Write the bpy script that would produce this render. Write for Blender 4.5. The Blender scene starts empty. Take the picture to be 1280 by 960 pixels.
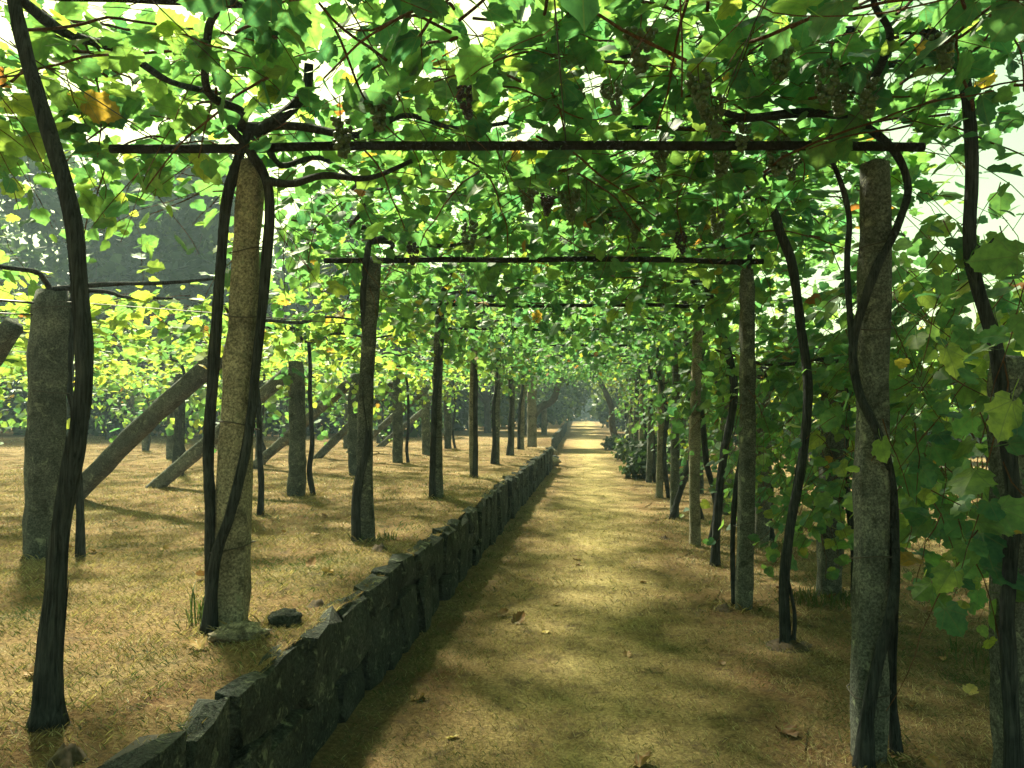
import bpy, bmesh, math
import numpy as np
from mathutils import Vector, Matrix, Quaternion

S = bpy.context.scene
COL = S.collection
R = math.radians

# ---------------------------------------------------------------- camera, sky, sun, exposure
CAM_Z = 1.56
YAW, PITCH = 0.09615, 0.03233
cam_d = bpy.data.cameras.new("camera")
cam = bpy.data.objects.new("camera", cam_d)
COL.objects.link(cam)
cam.location = (0, 0, CAM_Z)
cam.rotation_euler = (math.pi / 2 + PITCH, 0, YAW)
cam_d.sensor_width = 36
cam_d.lens = 36 * 985 / 1280
cam_d.clip_start = 0.05
cam_d.clip_end = 2000
S.camera = cam

SUN_EL, SUN_AZ = R(50), R(-34)            # azimuth from +Y, towards +X
sun_dir = Vector((math.sin(SUN_AZ) * math.cos(SUN_EL), math.cos(SUN_AZ) * math.cos(SUN_EL), math.sin(SUN_EL)))
W = bpy.data.worlds.new("World")
S.world = W
W.use_nodes = True
wn, wl = W.node_tree.nodes, W.node_tree.links
sky = wn.new("ShaderNodeTexSky")
sky.sky_type = 'NISHITA'
sky.sun_disc = False
sky.sun_elevation = SUN_EL
sky.sun_rotation = SUN_AZ
sky.air_density = 1.0
sky.dust_density = 3.0
sky.ozone_density = 2.0
tint = wn.new("ShaderNodeMix"); tint.data_type = 'RGBA'; tint.blend_type = 'MULTIPLY'
tint.inputs[0].default_value = 1.0
tint.inputs[7].default_value = (0.92, 1.0, 0.40, 1)      # hazy, yellowish summer air, the same all round
wl.new(sky.outputs[0], tint.inputs[6])
wl.new(tint.outputs[2], wn["Background"].inputs[0])
wn["Background"].inputs[1].default_value = 0.075
ld = bpy.data.lights.new("sun", 'SUN')
ld.energy = 4.6
ld.angle = R(5.0)
ld.color = (1.0, 0.96, 0.68)
sun = bpy.data.objects.new("sun", ld)
COL.objects.link(sun)
sun.rotation_euler = sun_dir.to_track_quat('Z', 'Y').to_euler()
sun.location = (0, 0, 30)

vs = S.view_settings
vs.view_transform = 'Standard'
vs.look = 'None'
vs.gamma = 1
vs.use_curve_mapping = False
vs.exposure = 2.15
S.render.engine = 'CYCLES'
cy = S.cycles
cy.use_denoising = True
cy.max_bounces = 6
cy.diffuse_bounces = 3
cy.glossy_bounces = 2
cy.transmission_bounces = 5
cy.transparent_max_bounces = 4
cy.caustics_reflective = False
cy.caustics_refractive = False

rng = np.random.default_rng(11)

# ---------------------------------------------------------------- helpers
def tag(o, label=None, cat=None, group=None, kind=None):
    if label: o["label"] = label
    if cat: o["category"] = cat
    if group: o["group"] = group
    if kind: o["kind"] = kind
    return o

def thing(name, label, cat, loc=(0, 0, 0), group=None):
    o = bpy.data.objects.new(name, None)
    o.empty_display_size = 0.1
    o.location = loc
    COL.objects.link(o)
    return tag(o, label, cat, group)

def make_mesh(name, V, F, mat=None, smooth=True, attrs=None):
    """V (n,3); F a list of face lists or an (m,k) array; attrs {name: (type, array)} per point"""
    me = bpy.data.meshes.new(name)
    V = np.asarray(V, np.float32)
    if isinstance(F, np.ndarray):
        m, k = F.shape
        me.vertices.add(len(V)); me.vertices.foreach_set("co", V.ravel())
        me.loops.add(m * k); me.loops.foreach_set("vertex_index", F.astype(np.int32).ravel())
        me.polygons.add(m)
        me.polygons.foreach_set("loop_start", np.arange(0, m * k, k, dtype=np.int32))
    else:
        me.from_pydata(V.tolist(), [], [list(map(int, f)) for f in F])
    if smooth:
        me.polygons.foreach_set("use_smooth", np.ones(len(me.polygons), bool))
    for an, (ty, arr) in (attrs or {}).items():
        a = me.attributes.new(an, ty, 'POINT')
        a.data.foreach_set("vector" if ty == 'FLOAT_VECTOR' else "value", np.asarray(arr, np.float32).ravel())
    me.update(calc_edges=True)
    if mat: me.materials.append(mat)
    return me

def put(name, me, parent=None, loc=(0, 0, 0)):
    o = bpy.data.objects.new(name, me)
    o.location = loc
    COL.objects.link(o)
    if parent: o.parent = parent
    return o

_PH = rng.uniform(0, 6.283, (40, 6))
_DR = rng.uniform(0, 6.283, (40, 6))
def wob(x, y, scale, seed=0):
    """smooth noise of two numbers, about -1..1"""
    x = np.asarray(x, float); y = np.asarray(y, float)
    t = 0
    for i in range(6):
        f = 6.283 / scale * (0.7 + 0.33 * i)
        a = _DR[seed % 40, i]
        t = t + np.sin(f * (x * math.cos(a) + y * math.sin(a)) + _PH[seed % 40, i]) / (1 + 0.35 * i)
    return t / 2.2

def catmull(P, n):
    P = np.asarray(P, float)
    Q = np.vstack([2 * P[0] - P[1], P, 2 * P[-1] - P[-2]])
    out = []
    for i in range(len(P) - 1):
        p0, p1, p2, p3 = Q[i:i + 4]
        for t in np.linspace(0, 1, n, endpoint=False):
            out.append(0.5 * ((2 * p1) + (-p0 + p2) * t + (2 * p0 - 5 * p1 + 4 * p2 - p3) * t * t + (-p0 + 3 * p1 - 3 * p2 + p3) * t ** 3))
    out.append(P[-1])
    return np.array(out)

def frames(P):
    T = np.gradient(P, axis=0)
    T /= np.linalg.norm(T, axis=1)[:, None] + 1e-9
    a = np.array([1, 0, 0]) if abs(T[0][0]) < 0.8 else np.array([0, 1, 0])
    N = np.zeros_like(P)
    for i in range(len(P)):
        a = a - T[i] * (a @ T[i]); a = a / (np.linalg.norm(a) + 1e-9); N[i] = a
    return T, N, np.cross(T, N)

def tube(P, rad, sides, bark=0.0, seed=0, off=0):
    """closed tube along P; bark > 0 gives twisted, lumpy ridges"""
    P = np.asarray(P, float); n = len(P)
    rad = np.broadcast_to(np.asarray(rad, float), (n,))
    T, N, B = frames(P)
    a = np.linspace(0, 2 * math.pi, sides, endpoint=False)
    L = np.concatenate([[0], np.cumsum(np.linalg.norm(np.diff(P, axis=0), axis=1))])
    rr = rad[:, None] * np.ones((1, sides))
    if bark:
        tw = L[:, None] * 3.0 + seed
        rr = rr * (1 + bark * (0.5 * np.sin(3 * a[None] + tw) + 0.3 * np.sin(9 * a[None] + 2.2 * tw) + 0.35 * np.sin(5 * a[None] - 0.6 * tw + 2) + 0.5 * wob(L * 2.0, seed * 3.1 + L * 0, 0.5, int(seed) % 40)[:, None]
                              + 0.35 * wob(L[:, None] * 2 + a[None] * 0.3, a[None] + seed, 0.7, int(seed * 7) % 40)))
    V = P[:, None] + rr[..., None] * (np.cos(a)[None, :, None] * N[:, None] + np.sin(a)[None, :, None] * B[:, None])
    V = V.reshape(-1, 3)
    i = np.arange(n - 1)[:, None] * sides; j = np.arange(sides)[None]; k = (j + 1) % sides
    F = np.stack([i + j, i + k, i + sides + k, i + sides + j], -1).reshape(-1, 4).tolist()
    F.append(list(range(sides))[::-1]); F.append([(n - 1) * sides + q for q in range(sides)])
    if off: F = [[q + off for q in f] for f in F]
    return V, F

def join(parts):
    Vs, Fs, o = [], [], 0
    for V, F in parts:
        Vs.append(V); Fs += [[q + o for q in f] for f in F]; o += len(V)
    return np.vstack(Vs), Fs

# ---------------------------------------------------------------- materials
def mat(name):
    m = bpy.data.materials.new(name); m.use_nodes = True
    return m, m.node_tree.nodes, m.node_tree.links, m.node_tree.nodes["Principled BSDF"]

def ramp(nt, stops, fac, links):
    r = nt.new("ShaderNodeValToRGB")
    e = r.color_ramp.elements
    while len(e) < len(stops): e.new(0.5)
    for el, (p, c) in zip(e, stops):
        el.position = p; el.color = (*c, 1)
    links.new(fac, r.inputs[0])
    return r.outputs[0]

def noise(nt, links, vec, scale, detail=4, rough=0.6, dist=0.0):
    n = nt.new("ShaderNodeTexNoise")
    n.inputs["Scale"].default_value = scale; n.inputs["Detail"].default_value = detail
    n.inputs["Roughness"].default_value = rough; n.inputs["Distortion"].default_value = dist
    if vec is not None: links.new(vec, n.inputs["Vector"])
    return n.outputs[0]

def mixc(nt, links, fac, a, b, mode='MIX'):
    m = nt.new("ShaderNodeMix"); m.data_type = 'RGBA'; m.blend_type = mode
    for sock, v in ((m.inputs[0], fac), (m.inputs[6], a), (m.inputs[7], b)):
        if hasattr(v, "links") or isinstance(v, bpy.types.NodeSocket): links.new(v, sock)
        elif isinstance(v, (int, float)): sock.default_value = v
        else: sock.default_value = (*v, 1)
    return m.outputs[2]

def math_n(nt, links, op, a, b=None, clamp=False):
    m = nt.new("ShaderNodeMath"); m.operation = op; m.use_clamp = clamp
    for i, v in enumerate((a, b)):
        if v is None: continue
        if isinstance(v, (int, float)): m.inputs[i].default_value = v
        else: links.new(v, m.inputs[i])
    return m.outputs[0]

def bump(nt, links, h, strength, dist, bsdf):
    b = nt.new("ShaderNodeBump"); b.inputs["Strength"].default_value = strength; b.inputs["Distance"].default_value = dist
    links.new(h, b.inputs["Height"]); links.new(b.outputs[0], bsdf.inputs["Normal"])

def geo_pos(nt): return nt.new("ShaderNodeNewGeometry").outputs["Position"]
def obj_pos(nt): return nt.new("ShaderNodeTexCoord").outputs["Object"]
def obj_rand(nt): return nt.new("ShaderNodeObjectInfo").outputs["Random"]

def stone_material(name, dark, mid, light, lichen, lichen_amt, speck=90, bstr=0.5):
    m, nt, ln, b = mat(name)
    p = geo_pos(nt)
    big = noise(nt, ln, p, 4, 7, 0.7, 0.5)
    c = ramp(nt, [(0.25, dark), (0.5, mid), (0.75, light)], big, ln)
    sp = noise(nt, ln, p, speck, 3, 0.7)
    c = mixc(nt, ln, 0.75, c, ramp(nt, [(0.34, (0.2, 0.2, 0.22)), (0.5, (0.95, 0.95, 0.93)), (0.64, (1.9, 1.85, 1.75))], sp, ln), 'MULTIPLY')
    li = noise(nt, ln, p, 13, 6, 0.7, 0.6)
    c = mixc(nt, ln, ramp(nt, [(lichen_amt, (0, 0, 0)), (lichen_amt + 0.09, (0.75, 0.75, 0.75))], li, ln), c, lichen)
    dk = noise(nt, ln, p, 6.5, 6, 0.72, 0.8)
    c = mixc(nt, ln, ramp(nt, [(0.52, (0, 0, 0)), (0.66, (0.8, 0.8, 0.8))], dk, ln), c, tuple(0.45 * v for v in dark))
    rv = obj_rand(nt)
    c = mixc(nt, ln, 1.0, c, ramp(nt, [(0, (0.75, 0.77, 0.8)), (1, (1.2, 1.15, 1.08))], rv, ln), 'MULTIPLY')
    ln.new(c, b.inputs["Base Color"])
    b.inputs["Roughness"].default_value = 0.92
    b.inputs["Specular IOR Level"].default_value = 0.2
    h = math_n(nt, ln, 'ADD', sp, math_n(nt, ln, 'MULTIPLY', noise(nt, ln, p, 22, 6, 0.7), 1.6))
    bump(nt, ln, h, bstr, 0.03, b)
    return m

M_GRANITE = stone_material("granite", (0.085, 0.08, 0.068), (0.19, 0.175, 0.145), (0.30, 0.275, 0.225), (0.20, 0.22, 0.16), 0.57)
M_OLDSTONE = stone_material("lichened_granite", (0.04, 0.046, 0.05), (0.09, 0.098, 0.095), (0.18, 0.185, 0.17), (0.30, 0.32, 0.25), 0.57)
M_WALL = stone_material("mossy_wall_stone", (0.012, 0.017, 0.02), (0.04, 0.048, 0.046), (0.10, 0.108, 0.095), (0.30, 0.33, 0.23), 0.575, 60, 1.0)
M_ROCK = stone_material("fieldstone", (0.12, 0.10, 0.08), (0.34, 0.29, 0.22), (0.55, 0.48, 0.38), (0.2, 0.21, 0.14), 0.66, 70, 0.8)

def bark_material(name, lo, hi):
    m, nt, ln, b = mat(name)
    p = geo_pos(nt)
    mp = nt.new("ShaderNodeMapping"); mp.inputs["Scale"].default_value = (75, 75, 5)
    ln.new(p, mp.inputs[0])
    st = noise(nt, ln, mp.outputs[0], 1.0, 6, 0.68, 1.2)
    c = ramp(nt, [(0.3, lo), (0.62, hi)], st, ln)
    c = mixc(nt, ln, 0.8, c, ramp(nt, [(0.3, (0.5, 0.52, 0.55)), (0.7, (1.3, 1.25, 1.2))], noise(nt, ln, p, 9, 4), ln), 'MULTIPLY')
    ln.new(c, b.inputs["Base Color"])
    b.inputs["Roughness"].default_value = 0.95
    b.inputs["Specular IOR Level"].default_value = 0.12
    bump(nt, ln, st, 1.0, 0.03, b)
    return m
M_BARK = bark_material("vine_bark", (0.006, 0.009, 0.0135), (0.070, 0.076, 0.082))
M_TREEBARK = bark_material("tree_bark", (0.03, 0.027, 0.022), (0.12, 0.10, 0.075))
M_CANE = bark_material("cane_bark", (0.06, 0.028, 0.018), (0.20, 0.10, 0.06))
M_WOOD = bark_material("weathered_bar", (0.010, 0.0115, 0.014), (0.036, 0.036, 0.036))

def plain(name, c, rough=0.6, metal=0.0):
    m, nt, ln, b = mat(name)
    p = geo_pos(nt)
    ln.new(mixc(nt, ln, 0.6, c, ramp(nt, [(0.3, (0.55, 0.55, 0.55)), (0.7, (1.4, 1.4, 1.4))], noise(nt, ln, p, 40), ln), 'MULTIPLY'), b.inputs["Base Color"])
    b.inputs["Roughness"].default_value = rough; b.inputs["Metallic"].default_value = metal
    return m
M_WIRE = plain("rusty_wire", (0.06, 0.05, 0.045), 0.6, 0.5)
M_MORTAR = plain("earth_core", (0.03, 0.028, 0.024), 1.0)
M_GRAPE_G = plain("green_grape", (0.05, 0.085, 0.038), 0.5)
M_GRAPE_R = plain("dark_grape", (0.02, 0.013, 0.024), 0.5)

def leaf_material(name, refl, trans, share, gloss=0.022, veins=True):
    """stops of reflected and transmitted colour along the leaf's own 'tint' value"""
    m, nt, ln, b = mat(name)
    nt.remove(b)
    out = nt["Material Output"]
    at = nt.new("ShaderNodeAttribute"); at.attribute_name = "tint"
    t = at.outputs["Fac"]
    cr, ct = ramp(nt, refl, t, ln), ramp(nt, trans, t, ln)
    if veins:
        lu = nt.new("ShaderNodeAttribute"); lu.attribute_name = "leaf_xy"
        sx = nt.new("ShaderNodeSeparateXYZ"); ln.new(lu.outputs["Vector"], sx.inputs[0])
        yy = math_n(nt, ln, 'ADD', sx.outputs[1], 0.02)
        ang = math_n(nt, ln, 'ARCTAN2', sx.outputs[0], yy)
        pp = math_n(nt, ln, 'PINGPONG', ang, 0.37)
        rr = math_n(nt, ln, 'SQRT', math_n(nt, ln, 'ADD', math_n(nt, ln, 'POWER', sx.outputs[0], 2.0), math_n(nt, ln, 'POWER', yy, 2.0)))
        dv = math_n(nt, ln, 'MULTIPLY', pp, rr)
        vm = ramp(nt, [(0.004, (1, 1, 1)), (0.02, (0, 0, 0))], dv, ln)
        blot = noise(nt, ln, geo_pos(nt), 26, 3)
        bl = ramp(nt, [(0.3, (0.6, 0.66, 0.75)), (0.7, (1.3, 1.25, 1.1))], blot, ln)
        cr = mixc(nt, ln, 1.0, cr, bl, 'MULTIPLY'); ct = mixc(nt, ln, 1.0, ct, bl, 'MULTIPLY')
        cr = mixc(nt, ln, math_n(nt, ln, 'MULTIPLY', vm, 0.75), cr, (0.20, 0.25, 0.11))
        ct = mixc(nt, ln, math_n(nt, ln, 'MULTIPLY', vm, 0.7), ct, (0.10, 0.16, 0.03))
    d = nt.new("ShaderNodeBsdfDiffuse"); tr = nt.new("ShaderNodeBsdfTranslucent"); g = nt.new("ShaderNodeBsdfGlossy")
    g.inputs["Roughness"].default_value = 0.5
    ln.new(cr, d.inputs[0]); ln.new(ct, tr.inputs[0])
    m1 = nt.new("ShaderNodeMixShader"); m1.inputs[0].default_value = share
    ln.new(d.outputs[0], m1.inputs[1]); ln.new(tr.outputs[0], m1.inputs[2])
    m2 = nt.new("ShaderNodeMixShader")
    lw = nt.new("ShaderNodeLayerWeight"); lw.inputs[0].default_value = 0.5
    fz = math_n(nt, ln, 'MULTIPLY', math_n(nt, ln, 'POWER', lw.outputs["Facing"], 4.0), gloss * 4)
    ln.new(math_n(nt, ln, 'ADD', fz, gloss * 0.7, True), m2.inputs[0])
    ln.new(m1.outputs[0], m2.inputs[1]); ln.new(g.outputs[0], m2.inputs[2])
    ln.new(m2.outputs[0], out.inputs[0])
    return m

M_LEAF = leaf_material("vine_leaf",
    [(0.0, (0.020, 0.078, 0.066)), (0.45, (0.044, 0.125, 0.070)), (0.80, (0.11, 0.19, 0.055)), (0.91, (0.18, 0.22, 0.04)), (0.96, (0.26, 0.20, 0.04)), (1.0, (0.22, 0.07, 0.025))],
    [(0.0, (0.09, 0.28, 0.10)), (0.45, (0.20, 0.42, 0.09)), (0.80, (0.44, 0.57, 0.08)), (0.91, (0.58, 0.62, 0.07)), (0.96, (0.62, 0.45, 0.06)), (1.0, (0.45, 0.14, 0.04))], 0.5)
M_DRYLEAF = leaf_material("dry_leaf", [(0, (0.13, 0.06, 0.03)), (0.5, (0.3, 0.18, 0.08)), (1.0, (0.55, 0.47, 0.14))],
    [(0, (0.1, 0.04, 0.02)), (1.0, (0.35, 0.28, 0.06))], 0.2, 0.02)
M_TREELEAF = leaf_material("tree_leaf", [(0, (0.022, 0.045, 0.028)), (0.5, (0.05, 0.09, 0.03)), (1, (0.13, 0.17, 0.045))],
    [(0, (0.03, 0.07, 0.02)), (0.5, (0.12, 0.2, 0.03)), (1, (0.38, 0.44, 0.06))], 0.4, 0.04, False)
M_GRASS = leaf_material("dry_grass", [(0, (0.05, 0.085, 0.025)), (0.16, (0.12, 0.13, 0.045)), (0.28, (0.11, 0.06, 0.037)), (0.45, (0.262, 0.173, 0.09)), (0.75, (0.40, 0.337, 0.17)), (1, (0.54, 0.465, 0.24))],
    [(0, (0.05, 0.10, 0.02)), (0.4, (0.2, 0.16, 0.05)), (1, (0.42, 0.36, 0.12))], 0.3, 0.02, False)

def ground_material(name, path):
    m, nt, ln, b = mat(name)
    p = geo_pos(nt)
    c = ramp(nt, [(0.28, (0.12, 0.06, 0.035)), (0.48, (0.205, 0.138, 0.073)), (0.72, (0.28, 0.218, 0.115))], noise(nt, ln, p, 1.6, 9, 0.74), ln)
    gr = noise(nt, ln, p, 0.55, 5, 0.7)
    c = mixc(nt, ln, ramp(nt, [(0.56, (0, 0, 0)), (0.75, (0.6, 0.6, 0.6))], gr, ln), c, (0.12, 0.135, 0.045))
    if path:
        at = nt.new("ShaderNodeAttribute"); at.attribute_name = "worn"
        c = mixc(nt, ln, math_n(nt, ln, 'MULTIPLY', at.outputs["Fac"], ramp(nt, [(0.3, (0.25, 0.25, 0.25)), (0.6, (1, 1, 1))], noise(nt, ln, p, 2.2, 6, 0.7), ln)), c, (0.38, 0.31, 0.145))
    f = noise(nt, ln, p, 48, 6, 0.8)
    c = mixc(nt, ln, 0.85, c, ramp(nt, [(0.34, (0.25, 0.23, 0.22)), (0.66, (1.6, 1.58, 1.5))], f, ln), 'MULTIPLY')
    bare = noise(nt, ln, p, 5.5, 7, 0.78)
    c = mixc(nt, ln, ramp(nt, [(0.52, (0, 0, 0)), (0.64, (0.85, 0.85, 0.85))], bare, ln), c, (0.085, 0.06, 0.042))
    ln.new(c, b.inputs["Base Color"])
    b.inputs["Roughness"].default_value = 1.0
    b.inputs["Specular IOR Level"].default_value = 0.05
    bump(nt, ln, math_n(nt, ln, 'ADD', f, bare), 0.9, 0.03, b)
    return m
M_GROUND = ground_material("mown_dry_grass_ground", False)
M_PATH = ground_material("trodden_grass_path", True)

# ---------------------------------------------------------------- setting: ground, path, terrace
TZ = 0.58
def wall_x(y): return np.interp(np.asarray(y, float), [-20, 0, 22, 27, 130], [-1.525, -1.235, -0.916, -1.2, -2.44])
def path_h(x, y): return 0.016 * wob(x, y, 1.9, 1) + 0.01 * wob(x, y, 0.8, 2)
def terr_h(x, y):
    y = np.asarray(y, float); x = np.asarray(x, float)
    h = TZ - 0.02 + 0.018 * wob(x, y, 1.7, 3) + 0.012 * wob(x, y, 0.7, 4)
    g = np.clip((y - 21.0) / 1.0, 0, 1) * np.clip((27.2 - y) / 1.0, 0, 1)
    s = np.clip((wall_x(y) + 0.1 - x) / 1.3, 0, 1)
    s = s * s * (3 - 2 * s)
    return h * (1 - g) + g * (h * s - 0.03 * (1 - s))

def sheet(xs, ys, hf, xf=None):
    X, Y = np.meshgrid(xs, ys)
    if xf is not None: X = xf(X, Y)
    Z = hf(X, Y)
    V = np.stack([X, Y, Z], -1).reshape(-1, 3)
    nx = len(xs)
    i = np.arange(len(ys) - 1)[:, None] * nx; j = np.arange(nx - 1)[None]
    F = np.stack([i + j, i + j + 1, i + nx + j + 1, i + nx + j], -1).reshape(-1, 4)
    return V, F

xs = np.concatenate([np.linspace(-300, -8, 12), np.linspace(-6, 6, 81), np.linspace(8, 300, 14)])
ys = np.concatenate([np.linspace(-80, -4, 8), np.linspace(-3, 16, 127), np.linspace(17, 40, 40), np.linspace(45, 400, 20)])
V, F = sheet(xs, ys, path_h)
tag(put("ground", make_mesh("ground", V, F, M_GROUND)), kind="structure")

us = np.linspace(0, 1, 21)
ys = np.concatenate([np.linspace(-3, 16, 160), np.linspace(16.3, 112, 120)])
def path_xf(U, Y):
    a = wall_x(Y) + 0.14 + 0.05 * wob(Y, Y * 0, 1.3, 5)
    b = 1.02 + 0.12 * wob(Y, Y * 0 + 3, 1.6, 6)
    return a + (b - a) * U
V, F = sheet(us, ys, lambda x, y: path_h(x, y) + 0.012, path_xf)
U = np.tile(us, len(ys))
worn = np.clip(1 - np.abs(U - 0.52) / 0.42, 0, 1) ** 0.8
tag(put("path", make_mesh("path", V, F, M_PATH, attrs={"worn": ('FLOAT', worn)})), kind="structure")

us = np.concatenate([np.linspace(0, 5, 41), np.linspace(5.6, 14, 20), np.linspace(18, 120, 8)])
ys = np.concatenate([np.linspace(-3, 16, 127), np.linspace(16.3, 32, 50), np.linspace(34, 130, 30)])
V, F = sheet(us, ys, terr_h, lambda Uu, Y: wall_x(Y) - 0.055 - Uu)
F = F[:, ::-1]
tag(put("terrace", make_mesh("terrace", V, F, M_GROUND)), kind="structure")

# ---------------------------------------------------------------- stones, wall
def stone_variants(n, mt, rough=0.09, power=4.5):
    out = []
    for k in range(n):
        bm = bmesh.new()
        bmesh.ops.create_cube(bm, size=1.0)
        bmesh.ops.subdivide_edges(bm, edges=bm.edges[:], cuts=1, use_grid_fill=True)
        for v in bm.verts:
            d = np.array(v.co) * 2
            r = (np.abs(d) ** power).sum() ** (1 / power)
            d = d / r
            d = d + rng.normal(0, rough, 3)
            v.co = Vector(d * 0.5)
        bmesh.ops.triangulate(bm, faces=bm.faces[:])
        me = bpy.data.meshes.new("stone"); bm.to_mesh(me); bm.free()
        me.materials.append(mt)
        out.append(me)
    return out
WALLSTONES = stone_variants(16, M_WALL, 0.1, 5)

def wall_thing(label, y0, y1, xf, topz, widths, group="terrace walls", base=0.0):
    t = thing("stone_wall", label, "wall", (float(xf(y0)), y0, base), group)
    n = 40
    yy = np.linspace(y0, y1, n)
    X = xf(yy)
    V = []
    for x, y in zip(X, yy):
        V += [(x - 0.2, y, -0.05), (x - 0.07, y, -0.05), (x - 0.08, y, topz - 0.05), (x - 0.2, y, topz - 0.05)]
    V = np.array(V) - np.array([float(xf(y0)), y0, base])
    Fc = []
    for i in range(n - 1):
        for k in range(4):
            Fc.append([i * 4 + k, i * 4 + (k + 1) % 4, i * 4 + 4 + (k + 1) % 4, i * 4 + 4 + k])
    Fc += [[3, 2, 1, 0], [(n - 1) * 4 + k for k in range(4)]]
    put("core", make_mesh("core", V, Fc, M_MORTAR, False), t)
    def course(z0, z1, wr, proud, depth, flat):
        y = y0
        while y < y1:
            w = rng.uniform(*wr)
            k = rng.random()
            q = rng.uniform(0.35, 0.7)
            hs = [(z0, z0 + (z1 - z0) * q), (z0 + (z1 - z0) * q, z1)] if k < 0.62 else [(z0, z1)]
            for a, b in hs:
                o = put("stone", WALLSTONES[rng.integers(12)], t)
                zz = b + (rng.uniform(-0.02, 0.01) if b == z1 else 0)
                o.scale = (depth * rng.uniform(0.9, 1.15), w * 1.04, (zz - a) * 1.05)
                o.location = (float(xf(y + w / 2)) - depth / 2 + proud + rng.uniform(-0.03, 0.025) - float(xf(y0)), y + w / 2 - y0, (a + zz) / 2 - base)
                o.rotation_euler = (rng.uniform(-0.06, 0.06), rng.uniform(-0.06, 0.06), rng.uniform(-0.07, 0.07))
            y += w
    course(-0.03, topz, widths, 0.0, 0.13, False)
    return t
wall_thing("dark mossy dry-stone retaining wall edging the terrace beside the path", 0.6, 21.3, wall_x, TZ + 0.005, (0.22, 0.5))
wall_thing("far stretch of low pale stone wall beyond the gap with tumbled rocks", 27.2, 60.0, wall_x, TZ + 0.0, (0.4, 0.9))

# rocks
def rock(name, loc, sc, rz, label, mt=M_ROCK, seed=0, sub=3, flat=0.55, group=None):
    bm = bmesh.new()
    bmesh.ops.create_icosphere(bm, subdivisions=sub, radius=1)
    for v in bm.verts:
        c = np.array(v.co)
        n = 0.16 * wob(c[0] * 1.3 + seed, c[1] * 1.3 + c[2], 1.6, seed % 40) + 0.07 * wob(c[0] + c[2], c[1] * 1.2 + seed, 0.6, (seed + 3) % 40)
        lay = 0.09 * math.sin(c[2] * 11 + 3 * c[0] + seed + math.sin(c[1] * 4))
        c = c * (1 + n + lay)
        c[2] = max(c[2], -0.6)
        v.co = Vector(c)
    me = bpy.data.meshes.new("rock"); bm.to_mesh(me); bm.free(); me.materials.append(mt)
    me.polygons.foreach_set("use_smooth", np.ones(len(me.polygons), bool))
    o = put(name, me, None, loc); o.scale = sc; o.rotation_euler = (0, 0, rz)
    return tag(o, label, "rock", group)
rock("rock", (-1.50, 3.30, TZ + 0.018), (0.115, 0.075, 0.042), 0.25, "flat pale layered rock at the foot of the granite post on the terrace", seed=3)
rock("rock", (-1.385, 3.52, TZ + 0.02), (0.075, 0.07, 0.05), 0.5, "small dark rounded rock touching the flat pale layered rock", M_WALL, seed=8)
for i, (x, y, s) in enumerate([(-1.1, 22.0, 0.3), (-0.95, 22.9, 0.22), (-1.45, 23.4, 0.36), (-1.15, 24.3, 0.25), (-1.3, 26.3, 0.3)]):
    rock("rock", (x, y, float(terr_h(x, y)) + s * 0.2), (s, s * 0.8, s * 0.5), i * 1.3, "tumbled stone lying in the gap between the two walls", M_WALL if i % 2 else M_ROCK, 11 + i, group="rocks in the wall gap")

# ---------------------------------------------------------------- granite posts, props and bars
def stone_beam(p0, p1, w0, w1, seed, rings=18, flatk=1.0):
    """rough squared granite beam from p0 to p1, 16 points round"""
    p0, p1 = np.array(p0, float), np.array(p1, float)
    T = (p1 - p0) / np.linalg.norm(p1 - p0)
    a = np.array([1.0, 0.12, 0]) if abs(T[0]) < 0.5 else np.array([0, 1.0, 0.05])
    N = a - T * (a @ T); N /= np.linalg.norm(N); B = np.cross(T, N)
    k = 16
    ang = np.linspace(0, 2 * math.pi, k, endpoint=False) + math.pi / k
    sq = 1 / (np.abs(np.cos(ang)) ** 9 + np.abs(np.sin(ang)) ** 9) ** (1 / 9)
    L = np.linalg.norm(p1 - p0)
    V = []
    bow = rng.normal(0, 0.008, 2) * L
    for i in range(rings):
        t = i / (rings - 1)
        w = (w0 + (w1 - w0) * t) / 2
        if i == rings - 1: w *= 0.88
        r = w * sq * (1 + 0.07 * wob(ang * 1.5, t * L * 3 + seed, 1.1, seed % 40) + 0.06 * wob(np.cos(ang) * 2 + seed, np.sin(ang) * 2 + t * L * 8, 1.0, (seed + 9) % 40)) + rng.normal(0, 0.003, k)
        c = p0 + T * (L * t + 0.0) + (N * bow[0] + B * bow[1]) * math.sin(math.pi * t)
        up = T * (rng.normal(0, 0.006, k))[:, None] if i in (rings - 1,) else 0
        V.append(c + r[:, None] * np.cos(ang)[:, None] * N * flatk + r[:, None] * np.sin(ang)[:, None] * B + up)
    V = np.vstack(V)
    Fc = [[i * k + j, i * k + (j + 1) % k, (i + 1) * k + (j + 1) % k, (i + 1) * k + j] for i in range(rings - 1) for j in range(k)]
    top = len(V); V = np.vstack([V, p1 + T * 0.012, p0])
    Fc += [[(rings - 1) * k + j, (rings - 1) * k + (j + 1) % k, top] for j in range(k)]
    Fc += [[(j + 1) % k, j, top + 1] for j in range(k)]
    return V, Fc

def smooth_by_angle(me):
    me.polygons.foreach_set("use_smooth", np.ones(len(me.polygons), bool))

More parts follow.
